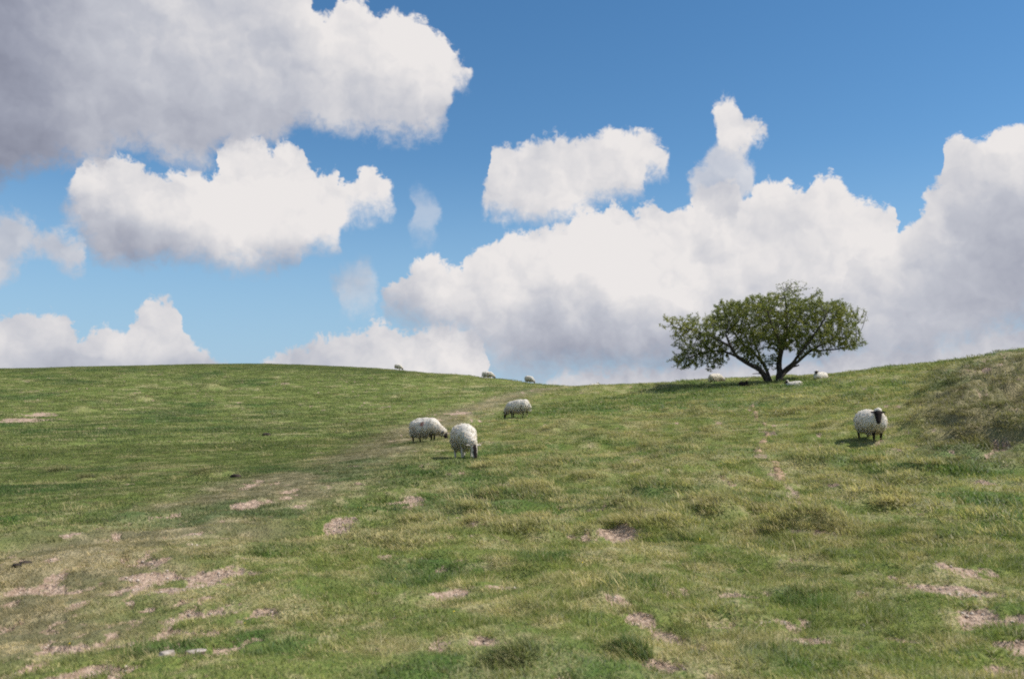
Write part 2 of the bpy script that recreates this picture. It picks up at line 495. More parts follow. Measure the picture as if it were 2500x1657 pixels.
for _ in range(70):     # old ant-hills and tussock stools over the near ridge
    q = first_hit(_r.uniform(1120, 2300), 985 + 330 * _r.uniform(0, 1) ** 1.6)
    _w = _r.uniform(0.18, 0.45)
    MOUNDS.append((q[0], q[1], _w, _w * _r.uniform(0.25, 0.5)))


def bank_mask(x, y):
    """rough eroded bank on the right"""
    return sstep(x / np.maximum(y, 1) + 0.06 * (fbm(x, y, 4.0, 3, 71) - 0.5), 0.435, 0.515) * sstep(y, 13.5, 17.0) * sstep(y, 44.0, 30.0)


def bank_relief(x, y):
    m = bank_mask(x, y)
    if not np.any(m > 0):
        return m
    n = fbm(x + 0.35 * y, y * 1.5, 1.7, 4, 72, 0.55)
    return m * np.maximum(1.25 * (np.abs(n - 0.5) * -2.6 + 0.35), -0.06)


def height(x, y):
    x = np.asarray(x, float).ravel(); y = np.asarray(y, float).ravel()
    z = smooth_height(x, y)
    r = np.sqrt(x * x + y * y)
    fade = sstep(r, 150, 90)
    left = sstep(x / np.maximum(y, 1), -0.05, -0.22) * sstep(y, 11, 18)      # smoother turf on the far slope
    rough = (1 - 0.55 * left) * fade
    z += rough * 0.26 * (fbm(x, y, 4.5, 3, 5) - 0.5)
    z += rough * 0.15 * (fbm(x, y, 1.1, 3, 11) - 0.5)
    z += rough * 0.065 * (fbm(x, y * 1.3, 0.34, 2, 21) - 0.5) * sstep(r, 40, 15)
    z += (1 - left) * fade * 0.28 * np.maximum(0.36 - 2.2 * np.abs(fbm(x + 0.3 * y, y * 1.4, 1.9, 3, 27) - 0.5), -0.1) * sstep(r, 4.5, 9)
    z += bank_relief(x, y)
    lump_z = np.zeros(len(x))
    for mx, my, mw, mh in MOUNDS:
        dx, dy = (x - mx) / mw, (y - my) / (mw * 0.75)
        w = dx * dx + dy * dy
        k = w < 6
        if np.any(k):
            lump = np.exp(-w[k] ** 1.3) * (0.75 + 0.5 * fbm(x[k], y[k], mw * 0.5, 3, 31))
            lump_z[k] = np.maximum(lump_z[k], mh * lump)
    return z + lump_z


def ground_xyz(px, py):
    q = first_hit(px, py)
    return np.array((q[0], q[1], height(q[:1], q[1:])[0]))


# ------------------------------------------------------------------ what grows where
SOIL = [
    (155, 1360, 28, 8), (275, 1350, 40, 9), (215, 1372, 10, 5), (375, 1363, 32, 6), (460, 1312, 40, 7), (555, 1310, 12, 5), (630, 1308, 18, 6), (450, 1385, 24, 7), (370, 1400, 34, 8), (295, 1394, 16, 5),
    (145, 1420, 16, 6), (100, 1440, 24, 8), (195, 1405, 20, 5), (280, 1460, 22, 9), (235, 1475, 22, 8), (475, 1458, 42, 8), (555, 1445, 22, 7), (425, 1447, 16, 6), (365, 1488, 16, 8), (435, 1487, 22, 8),
    (490, 1510, 26, 11), (150, 1505, 18, 7), (265, 1512, 18, 6), (115, 1550, 32, 9), (340, 1553, 16, 8), (375, 1555, 22, 11), (490, 1550, 50, 13), (435, 1575, 24, 11), (540, 1555, 20, 9), (375, 1592, 26, 13),
    (290, 1583, 10, 6), (175, 1600, 16, 7), (235, 1605, 20, 8), (485, 1602, 52, 13), (320, 1635, 28, 10), (550, 1645, 46, 13), (210, 1635, 20, 12), (650, 1510, 32, 11), (30, 1480, 30, 8), (640, 1250, 30, 5),
    (590, 1232, 30, 5), (430, 1253, 12, 4), (720, 1200, 14, 4), (830, 1285, 26, 7), (742, 1432, 34, 15), (800, 1492, 32, 12), (728, 1622, 28, 15), (1010, 1215, 40, 7), (1105, 1455, 42, 12), (1235, 1450, 36, 14),
    (960, 1522, 35, 7), (1060, 1602, 16, 8), (1512, 1313, 34, 9), (1958, 1228, 26, 16), (1715, 1578, 26, 16), (1512, 1500, 40, 9), (1560, 1527, 32, 10), (2335, 1432, 48, 17), (2375, 1482, 52, 14), (2430, 1530, 56, 18),
    (2480, 1590, 46, 22), (2470, 1645, 60, 18), (60, 1026, 46, 6), (104, 1012, 26, 5), (145, 1142, 12, 10), (1108, 1013, 34, 5), (1860, 990, 14, 5), (1915, 1008, 8, 8), (1790, 1212, 14, 6), (1150, 1208, 34, 5),
    (520, 1410, 20, 6), (60, 1520, 24, 8), (30, 1600, 26, 9), (90, 1625, 24, 9), (600, 1470, 22, 7), (620, 1560, 24, 8), (330, 1430, 18, 6), (520, 1340, 22, 5), (340, 1325, 24, 5), (670, 1345, 16, 5),
    (1990, 1560, 30, 10), (1640, 1560, 34, 9), (1600, 1625, 40, 12), (1395, 1310, 30, 6), (870, 1345, 22, 6), (905, 1600, 26, 9), (2220, 1560, 34, 12), (1180, 1330, 20, 6),
]
SOIL_W = []
for sx_, sy_, rx_, ry_ in SOIL:
    a = first_hit(sx_, sy_)
    tilt_ = 0.20 if sx_ < 1350 else -0.28        # the streaks follow the slope
    e1_, e2_ = first_hit(sx_ - rx_, sy_ + tilt_ * rx_), first_hit(sx_ + rx_, sy_ - tilt_ * rx_)
    ax_ = e2_ - e1_
    la_ = np.linalg.norm(ax_)
    ax_ = ax_ / la_
    la_ = min(la_, 3.0 * rx_ * a[1] / FPX)
    u = first_hit(sx_, sy_ - ry_)
    l = first_hit(sx_, sy_ + ry_)
    SOIL_W.append((a[0], a[1], 0.62 * la_, min(max(0.55 * (u[1] - l[1]), 0.06), 0.5 * la_), ax_[0], ax_[1]))

DEEP = [(690, 1350, 80, 24), (1030, 1405, 110, 30), (980, 1430, 60, 20), (1540, 1440, 60, 26), (1890, 1615, 90, 34), (2330, 1150, 150, 40), (2440, 1250, 120, 60), (1550, 990, 260, 24), (1400, 1000, 120, 22),
        (1720, 960, 180, 14), (1900, 950, 150, 12), (1270, 1012, 60, 12), (2000, 1120, 60, 20), (400, 1590, 80, 24), (230, 1560, 60, 20), (1320, 1375, 90, 18), (700, 1590, 80, 26), (1120, 1130, 60, 12), (620, 1560, 60, 20), (1960, 1480, 70, 24), (1640, 1330, 80, 20)]
DEEP_W = []
for a_, b_, rx_, ry_ in DEEP:
    a = first_hit(a_, b_)
    u = first_hit(a_, b_ - ry_)
    l = first_hit(a_, b_ + ry_)
    DEEP_W.append((a[0], a[1], rx_ * a[1] / FPX, max(0.5 * (u[1] - l[1]), 0.1)))

TRACK = [first_hit(a_, b_) for a_, b_ in ((-200, 1560), (60, 1420), (300, 1330), (520, 1250), (700, 1190), (860, 1130), (980, 1080), (1080, 1030), (1180, 990), (1260, 965), (1330, 952))]
TRAIL_PX = [(1856, 978), (1836, 1000), (1850, 1022), (1868, 1042), (1873, 1062), (1862, 1082), (1848, 1104), (1872, 1132), (1898, 1148), (1918, 1168), (1938, 1192), (1958, 1222)]
TRAIL = [first_hit(a_, b_) for a_, b_ in TRAIL_PX]


def line_dist(x, y, pts):
    best = np.full(len(x), 1e9)
    for p, q in zip(pts[:-1], pts[1:]):
        v = q - p
        t = np.clip(((x - p[0]) * v[0] + (y - p[1]) * v[1]) / (v @ v), 0, 1)
        best = np.minimum(best, np.hypot(x - p[0] - t * v[0], y - p[1] - t * v[1]))
    return best


def blobs(x, y, lst):
    out = np.zeros(len(x))
    for cx, cy, rx, ry, *ax in lst:
        dx, dy = x - cx, y - cy
        if ax:
            dx, dy = dx * ax[0] + dy * ax[1], dy * ax[0] - dx * ax[1]
        w = (dx / rx) ** 2 + (dy / ry) ** 2
        out = np.maximum(out, 1.0 - 0.5 * w)
    return out


def cover(x, y):
    """soil, deep green, dry straw and worn track at world points, each 0..1"""
    x = np.asarray(x, float).ravel(); y = np.asarray(y, float).ravel()
    r = np.hypot(x, y)
    n1 = fbm(x, y, 0.55, 4, 41, 0.6)
    n2 = fbm(x, y, 2.6, 4, 51)
    n3 = fbm(x, y, 9.0, 3, 61)
    n4 = fbm(x, y, 0.22, 3, 81, 0.6)
    n5 = fbm(x, y, 0.10 + 0.012 * 12, 3, 88, 0.6)
    soil = sstep(blobs(x, y, SOIL_W) + 1.3 * (n1 - 0.5) + 1.9 * (n4 - 0.5), 0.36, 0.80)
    lowleft = sstep(x / np.maximum(y, 1), -0.24, -0.36) * sstep(y, 12.5, 8)
    su, sv = x * 0.45 + y * 0.89, x * 0.89 - y * 0.45
    streak = 0.6 * fbm(su * 0.5, sv * 1.5, 0.20, 3, 43, 0.6) + 0.4 * n4
    soil = np.maximum(soil, lowleft * sstep(streak, 0.535, 0.615) * 0.95)
    soil = np.maximum(soil, bank_mask(x, y) * 0.6 * sstep(0.5 * n4 + 0.5 * fbm(x, y, 0.6, 3, 95), 0.57, 0.66))
    deep = 0.8 * sstep(blobs(x, y, DEEP_W) + 1.5 * (n2 - 0.5) + 1.1 * (n1 - 0.5), 0.15, 1.0)
    deep = np.maximum(deep, 0.7 * sstep(n2 * 0.65 + n3 * 0.35, 0.545, 0.66))
    left = sstep(x / np.maximum(y, 1), -0.02, -0.18) * sstep(y, 10, 17)
    dry = sstep(0.5 * n1 + 0.3 * n2 + 0.2 * n3, 0.50 + 0.055 * left, 0.64 + 0.05 * left)
    dry = np.maximum(dry, 0.8 * sstep(fbm(x * 0.7, y, 0.9, 4, 91, 0.6), 0.58 + 0.05 * left, 0.70))
    bm = bank_mask(x, y)
    dry = np.maximum(dry, bm * sstep(fbm(x, y, 1.0, 3, 93), 0.45, 0.60))
    for mx, my, mw, mh in MOUNDS:       # old bleached grass on the hummocks
        w = ((x - mx) / mw) ** 2 + ((y - my) / mw) ** 2
        dry = np.maximum(dry, np.exp(-w) * (0.50 + 1.0 * (n1 - 0.35)))
    near = sstep(r, 26, 12)
    dry = np.maximum(dry, (0.35 + 0.5 * near) * sstep(n5, 0.56 + 0.04 * left, 0.68))
    dry *= (1 - 0.75 * deep) * (1 - 0.45 * bm)
    dtr = line_dist(x, y, TRACK)
    track = sstep(dtr + 1.6 * (n2 - 0.5) + 1.6 * (n1 - 0.5), 2.3, 0.3) * sstep(r, 4.0, 8.0)
    soil = np.maximum(soil, 0.8 * track * sstep(0.5 * n4 + 0.5 * n1, 0.56, 0.66))
    track = np.maximum(track, bank_mask(x, y) * 0.9)  # bank browned through the track mask too; its shade is put into colour
    dt2 = line_dist(x, y, TRAIL)
    soil = np.maximum(soil, sstep(dt2 + 0.4 * (n1 - 0.5) + 0.5 * (n4 - 0.5), 0.17, 0.04) * 0.55)
    return soil, deep, np.clip(dry, 0, 1), np.clip(track, 0, 1)


# ------------------------------------------------------------------ materials
def new_mat(name):
    m = bpy.data.materials.new(name)
    m.use_nodes = True
    t = m.node_tree
    t.nodes.clear()
    return m, t, Nodes(t)


def attr(N, name, kind='GEOMETRY'):
    n = N.new('ShaderNodeAttribute', attribute_type=kind)
    n.attribute_name = name
    return n.outputs['Fac']


GREEN_A = (0.098, 0.152, 0.034, 1)
GREEN_B = (0.235, 0.262, 0.075, 1)
GREEN_DEEP = (0.055, 0.135, 0.030, 1)
STRAW = (0.54, 0.44, 0.265, 1)
WORN_AND_SHADE = (0.205, 0.172, 0.108, 1)
EARTH_A = (0.56, 0.42, 0.32, 1)
EARTH_B = (0.31, 0.215, 0.155, 1)


def grass_colour(N, rnd, deep, dry, track):
    c = N.mix(rnd, GREEN_A, GREEN_B)
    c = N.mix(N.m('MULTIPLY', track, 0.80), c, WORN_AND_SHADE)
    c = N.mix(N.m('MULTIPLY', deep, 0.85), c, GREEN_DEEP)
    return N.mix(N.m('MULTIPLY', dry, 0.80), c, STRAW)


def mat_ground():
    m, t, N = new_mat('turf')
    pos = N.new('ShaderNodeNewGeometry').outputs['Position']
    soil = attr(N, 'soil')
    fine = N.noise(pos, 34.0, 4.0, 0.6)
    mid = N.noise(pos, 2.3, 5.0, 0.6)
    rnd = N.step(N.m('ADD', N.m('MULTIPLY', fine, 0.55), N.m('MULTIPLY', mid, 0.45)), 0.36, 0.64)
    gc = grass_colour(N, rnd, attr(N, 'deep'), N.m('MULTIPLY', attr(N, 'dry'), N.step(fine, 0.30, 0.62)), attr(N, 'track'))
    ec = N.mix(N.step(N.noise(pos, 19.0, 5.0, 0.65), 0.35, 0.65), EARTH_B, EARTH_A)
    k = N.step(N.m('ADD', soil, N.m('MULTIPLY', N.m('SUBTRACT', fine, 0.5), 0.9)), 0.30, 0.62)
    c = N.mix(k, gc, ec)
    b = N.new('ShaderNodeBsdfPrincipled')
    N.put(b.inputs['Base Color'], c)
    b.inputs['Roughness'].default_value = 0.95
    b.inputs['Specular IOR Level'].default_value = 0.12
    bump = N.new('ShaderNodeBump')
    bump.inputs['Strength'].default_value = 0.9
    bump.inputs['Distance'].default_value = 0.05
    N.put(bump.inputs['Height'], N.m('ADD', fine, N.m('MULTIPLY', N.noise(pos, 9.0, 4.0, 0.6), 1.6)))
    N.put(b.inputs['Normal'], bump.outputs[0])
    o = N.new('ShaderNodeOutputMaterial')
    t.links.new(b.outputs[0], o.inputs['Surface'])
    return m


def mat_grass(name, kind):
    """kind INSTANCER for scattered tufts, GEOMETRY for built ones"""
    m, t, N = new_mat(name)
    rnd = attr(N, 'rnd', kind)
    ti = attr(N, 'tip', 'GEOMETRY')
    c = grass_colour(N, rnd, attr(N, 'deep', kind), N.m('MULTIPLY', attr(N, 'dry', kind), N.m('ADD', 0.55, N.m('MULTIPLY', ti, 0.6)), clamp=True), attr(N, 'track', kind))
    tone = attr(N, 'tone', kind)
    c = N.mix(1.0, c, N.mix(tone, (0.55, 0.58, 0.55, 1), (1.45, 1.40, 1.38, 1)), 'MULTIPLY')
    c = N.mix(1.0, c, N.mix(attr(N, 'shade', 'GEOMETRY'), (0.60, 0.64, 0.58, 1), (1.42, 1.36, 1.32, 1)), 'MULTIPLY')
    b = N.new('ShaderNodeBsdfPrincipled')
    N.put(b.inputs['Base Color'], c)
    b.inputs['Roughness'].default_value = 0.52
    ge = N.new('ShaderNodeNewGeometry')
    N.put(b.inputs['Normal'], N.vm('NORMALIZE', N.vm('ADD', ge.outputs['Normal'], (0.0, 0.0, 1.1))))
    b.inputs['Specular IOR Level'].default_value = 0.3
    tr = N.new('ShaderNodeBsdfTranslucent')
    N.put(tr.inputs['Color'], N.mix(1.0, c, (1.15, 1.25, 0.75, 1), 'MULTIPLY'))
    mx = N.new('ShaderNodeMixShader')
    mx.inputs[0].default_value = 0.42
    t.links.new(b.outputs[0], mx.inputs[1])
    t.links.new(tr.outputs[0], mx.inputs[2])
    o = N.new('ShaderNodeOutputMaterial')
    t.links.new(mx.outputs[0], o.inputs['Surface'])
    return m


def mat_noise(name, a, b, scale, rough=0.85, bump=0.3, dist=0.02, lo=0.38, hi=0.62, spec=0.25):
    m, t, N = new_mat(name)
    pos = N.new('ShaderNodeTexCoord').outputs['Object']
    n = N.noise(pos, scale, 5.0, 0.6)
    p = N.new('ShaderNodeBsdfPrincipled')
    N.put(p.inputs['Base Color'], N.mix(N.step(n, lo, hi), a, b))
    p.inputs['Roughness'].default_value = rough
    p.inputs['Specular IOR Level'].default_value = spec
    bp = N.new('ShaderNodeBump')
    bp.inputs['Strength'].default_value = bump
    bp.inputs['Distance'].default_value = dist
    N.put(bp.inputs['Height'], N.noise(pos, scale * 2.5, 4.0, 0.6))
    N.put(p.inputs['Normal'], bp.outputs[0])
    o = N.new('ShaderNodeOutputMaterial')
    t.links.new(p.outputs[0], o.inputs['Surface'])
    return m


# ------------------------------------------------------------------ helpers for objects
def mesh_from(name, verts, faces, mats=(), attrs=None, smooth=False):
    """faces: int array n x 3 / n x 4, or a list of polygons"""
    me = bpy.data.meshes.new(name)
    verts = np.asarray(verts, np.float32)
    if isinstance(faces, np.ndarray):
        k = faces.shape[1]
        me.vertices.add(len(verts))
        me.vertices.foreach_set('co', verts.ravel())
        me.loops.add(faces.size)
        me.loops.foreach_set('vertex_index', faces.astype(np.int32).ravel())
        me.polygons.add(len(faces))
        me.polygons.foreach_set('loop_start', np.arange(0, faces.size, k, dtype=np.int32))
        me.polygons.foreach_set('loop_total', np.full(len(faces), k, np.int32))
        me.update(calc_edges=True)
    else:
        me.from_pydata(verts.tolist(), [], faces)
    for n, v in (attrs or {}).items():
        a = me.attributes.new(n, 'FLOAT', 'POINT')
        a.data.foreach_set('value', np.asarray(v, np.float32))
    for m in mats:
        me.materials.append(m)
    if smooth:
        me.polygons.foreach_set('use_smooth', np.ones(len(me.polygons), bool))
    me.validate()
    return me


def obj(name, me, parent=None):
    o = bpy.data.objects.new(name, me)
    COL.objects.link(o)
    if parent:
        o.parent = parent
    return o


def tag(o, label=None, cat=None, group=None, kind=None):
    if label:
        o['label'] = label
    if cat:
        o['category'] = cat
    if group:
        o['group'] = group
    if kind:
        o['kind'] = kind
    return o


# ------------------------------------------------------------------ ground
def build_ground():
    front = np.radians(np.arange(-43.0, 43.01, 0.125))
    rest = np.radians(np.arange(48.0, 313.0, 5.0))
    ang = np.concatenate((front, rest))
    rad = np.concatenate((np.geomspace(1.0, 130.0, 520), np.geomspace(134.0, 9000.0, 34)))
    A, R = np.meshgrid(ang, rad)
    x, y = (R * np.sin(A)).ravel(), (R * np.cos(A)).ravel()
    z = height(x, y)
    soil, deep, dry, track = cover(x, y)
    z = z - 0.045 * soil
    na, nr = len(ang), len(rad)
    i, j = np.meshgrid(np.arange(nr - 1), np.arange(na), indexing='ij')
    j2 = (j + 1) % na
    f = np.stack((i * na + j, i * na + j2, (i + 1) * na + j2, (i + 1) * na + j), -1).reshape(-1, 4)[:, ::-1]
    v = np.stack((x, y, z), 1)
    # close the little hole under the camera
    c = len(v)
    v = np.vstack((v, [[0, 0, float(height([0.0], [0.0])[0])]]))
    fan = np.stack((np.full(na, c), (np.arange(na) + 1) % na, np.arange(na), np.full(na, c)), 1)
    pad = lambda q: np.append(q, 0.0)
    polys = np.vstack((f, np.zeros((0, 4), int)))
    me = mesh_from('hillside', v, polys, [mat_ground()], dict(soil=pad(soil), deep=pad(deep), dry=pad(dry), track=pad(track)), True)
    o = tag(obj('hillside', me), kind='structure')
    cap = mesh_from('ground', v[np.append(np.arange(na), c)], np.stack((np.full(na, na), np.arange(na), (np.arange(na) + 1) % na), 1)[:, ::-1], [me.materials[0]], None, True)
    tag(obj('ground', cap), kind='structure')
    return o


hillside = build_ground()


def build_trail():
    """narrow trodden earth trail, its ragged edges dipping under the turf"""
    pts = []
    for p, q in zip(TRAIL[:-1], TRAIL[1:]):
        n = max(2, int(np.linalg.norm(q - p) / 0.12))
        for k in range(n):
            pts.append(p + (q - p) * k / n)
    pts = np.array(pts)
    for _ in range(6):
        pts[1:-1] = 0.25 * pts[:-2] + 0.5 * pts[1:-1] + 0.25 * pts[2:]
    tan = np.gradient(pts, axis=0)
    tan /= np.linalg.norm(tan, axis=1)[:, None]
    nor = np.stack((-tan[:, 1], tan[:, 0]), 1)
    w = 0.035 + 0.10 * fbm(pts[:, 0], pts[:, 1], 0.8, 3, 7)
    hide = 0.09 * sstep(fbm(pts[:, 0], pts[:, 1], 1.3, 2, 17), 0.44, 0.56)
    rows = []
    for k, dz in ((-1.3, -0.06), (-0.8, -0.004), (-0.3, 0.012), (0.3, 0.012), (0.8, -0.004), (1.3, -0.06)):
        q = pts + nor * (w * k)[:, None]
        rows.append(np.column_stack((q, height(q[:, 0], q[:, 1]) + dz + 0.03 * (fbm(q[:, 0], q[:, 1], 0.25, 3, 8) - 0.5) - 0.012 - hide)))
    v = np.concatenate(rows)
    n = len(pts)
    f = np.array([(a * n + k, a * n + k + 1, (a + 1) * n + k + 1, (a + 1) * n + k) for a in range(5) for k in range(n - 1)])
    m = mat_noise('trodden_earth', (0.22, 0.150, 0.090, 1), (0.42, 0.29, 0.19, 1), 9.0, 0.95, 0.6, 0.03)
    tag(obj('path', mesh_from('path', v, f, [m], None, True)), kind='structure')


build_trail()


# ------------------------------------------------------------------ grass
RNG = np.random.default_rng(7)
LEAN = np.array((-0.85, -0.1))


def blades(base, length, width, lean, curl, rng, seg=3):
    """curved tapering blades; base n x 3, lean n x 2 (horizontal push of the tip as a share of the length)"""
    n = len(base)
    yaw = rng.uniform(0, 2 * np.pi, n)
    side = np.stack((np.cos(yaw), np.sin(yaw), np.zeros(n)), 1)
    vs, tips = [], []
    for k in range(seg + 1):
        s = k / seg
        c = base.copy()
        c[:, :2] += lean * (length * (0.35 * s + 0.65 * s ** (1 + curl)))[:, None]
        hl = np.sqrt(np.maximum(1 - 0.75 * np.minimum((lean ** 2).sum(1), 1.2), 0.08))
        c[:, 2] += length * hl * (s - 0.22 * s * s)
        w = width * (1 - s) ** 0.7
        if k < seg:
            vs += [c - side * w[:, None] * 0.5, c + side * w[:, None] * 0.5]
            tips += [np.full(n, s)] * 2
        else:
            vs.append(c)
            tips.append(np.full(n, 1.0))
    m = 2 * seg + 1
    v = np.stack(vs, 1).reshape(-1, 3)
    tip = np.stack(tips, 1).ravel()
    f = []
    for k in range(seg - 1):
        a = 2 * k
        f += [(a, a + 1, a + 3), (a, a + 3, a + 2)]
    a = 2 * (seg - 1)
    f.append((a, a + 1, a + 2))
    f = np.array(f)
    F = (np.arange(n)[:, None, None] * m + f[None]).reshape(-1, 3)
    return v, F, tip, m


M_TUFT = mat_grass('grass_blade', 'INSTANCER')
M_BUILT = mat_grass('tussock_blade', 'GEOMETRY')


def tuft_mesh(name, n, radius, lo, hi, width, lean, spread, seed, seg=3):
    rng = np.random.default_rng(seed)
    a, r = rng.uniform(0, 2 * np.pi, n), radius * np.sqrt(rng.uniform(0, 1, n))
    base = np.stack((r * np.cos(a), r * np.sin(a), np.full(n, -0.012)), 1)
    L = rng.uniform(lo, hi, n)
    ln = LEAN * lean + rng.normal(0, spread, (n, 2)) + 0.25 * base[:, :2] / radius
    v, f, tip, m = blades(base, L, rng.uniform(0.7, 1.3, n) * width, ln, rng.uniform(0.3, 1.3, n), rng, seg)
    shade = np.repeat(rng.uniform(0, 1, n), m)
    me = mesh_from(name, v, f, [M_TUFT], dict(tip=tip, shade=shade))
    return bpy.data.objects.new(name, me)


def scatter(name, protos, xy, scale, var, straw=0.0):
    """one object that stands a tuft on every point"""
    col = bpy.data.collections.new(name + '_kinds')
    for p in protos:
        col.objects.link(p)
    x, y = xy[:, 0], xy[:, 1]
    soil, deep, dry, track = cover(x, y)
    keep = RNG.uniform(0, 1, len(x)) > soil * 1.7
    x, y, scale, var = x[keep], y[keep], scale[keep], var[keep]
    soil, deep, dry, track = soil[keep], deep[keep], dry[keep], track[keep]
    z = height(x, y)
    n = len(x)
    me = bpy.data.meshes.new(name)
    me.vertices.add(n)
    me.vertices.foreach_set('co', np.stack((x, y, z), 1).astype(np.float32).ravel())
    scale = scale * (1.0 + 0.45 * deep + 0.12 * dry - 0.35 * track * (1 - bank_mask(x, y))) * (1 - 0.45 * np.clip(3 * soil, 0, 1))
    scale = scale * (0.55 + 0.9 * fbm(x, y, 0.35, 3, 16, 0.6)) * np.where(np.hypot(x, y) < 33, 1.0, 1.0)
    rnd = np.clip(RNG.normal(0.47, 0.30, n) + 1.5 * (fbm(x, y, 1.7, 3, 15) - 0.5), 0, 1)
    lft = sstep(x / y, -0.02, -0.18) * sstep(y, 10, 17)  # left slope: vignette-like dimming is put into its grass colour
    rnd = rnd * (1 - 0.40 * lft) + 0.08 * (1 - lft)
    dryv = np.clip(dry * (1 - 0.25 * lft) + RNG.normal(0, 0.25, n) * (0.45 + dry), 0, 1)
    dryv = np.clip(dryv + straw * RNG.uniform(0, 1.6, n), 0, 1)
    odd = RNG.uniform(0, 1, n) < (0.19 - 0.12 * lft) * (1 - deep)
    dryv = np.where(odd, np.maximum(dryv, RNG.uniform(0.5, 1.0, n)), dryv)
    for k, v in dict(deep=deep, dry=dryv, track=track, rnd=rnd, size=scale, tone=np.clip(0.5 + 1.1 * (fbm(x, y, 0.10 + 0.006 * float(np.mean(np.hypot(x, y))), 3, 19, 0.65) - 0.5) + RNG.normal(0, 0.16, n) - 0.34 * lft - 0.75 * bank_mask(x, y), 0, 1), spin=RNG.uniform(-0.7, 0.7, n)).items():  # tone also carries painted dimming: left slope's vignette, right bank's shade
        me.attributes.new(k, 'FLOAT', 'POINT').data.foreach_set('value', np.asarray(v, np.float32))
    me.attributes.new('variant', 'INT', 'POINT').data.foreach_set('value', var.astype(np.int32))
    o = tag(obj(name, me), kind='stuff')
    g = bpy.data.node_groups.new(name + '_scatter', 'GeometryNodeTree')
    g.interface.new_socket('Geometry', in_out='INPUT', socket_type='NodeSocketGeometry')
    g.interface.new_socket('Geometry', in_out='OUTPUT', socket_type='NodeSocketGeometry')
    ni, no = g.nodes.new('NodeGroupInput'), g.nodes.new('NodeGroupOutput')
    ci = g.nodes.new('GeometryNodeCollectionInfo')
    ci.inputs['Collection'].default_value = col
    ci.inputs['Separate Children'].default_value = True
    ci.inputs['Reset Children'].default_value = True
    ip = g.nodes.new('GeometryNodeInstanceOnPoints')

    def named(nm, ty):
        a = g.nodes.new('GeometryNodeInputNamedAttribute')
        a.data_type = ty
        a.inputs['Name'].default_value = nm
        return a.outputs['Attribute']
    xyz = g.nodes.new('ShaderNodeCombineXYZ')
    g.links.new(named('spin', 'FLOAT'), xyz.inputs[2])
    er = g.nodes.new('FunctionNodeEulerToRotation')
    g.links.new(xyz.outputs[0], er.inputs[0])
    g.links.new(ni.outputs[0], ip.inputs['Points'])
    g.links.new(ci.outputs[0], ip.inputs['Instance'])
    ip.inputs['Pick Instance'].default_value = True
    g.links.new(named('variant', 'INT'), ip.inputs['Instance Index'])
    g.links.new(er.outputs[0], ip.inputs['Rotation'])
    g.links.new(named('size', 'FLOAT'), ip.inputs['Scale'])
    g.links.new(ip.outputs[0], no.inputs[0])
    md = o.modifiers.new('tufts', 'NODES')
    md.node_group = g
    return o


def ring(n, r0, r1, half=0.72):
    """n points spread evenly over a sector in front of the camera"""
    r = np.sqrt(RNG.uniform(r0 * r0, r1 * r1, n))
    a = RNG.uniform(-half, half, n)
    return np.stack((r * np.sin(a), r * np.cos(a)), 1)


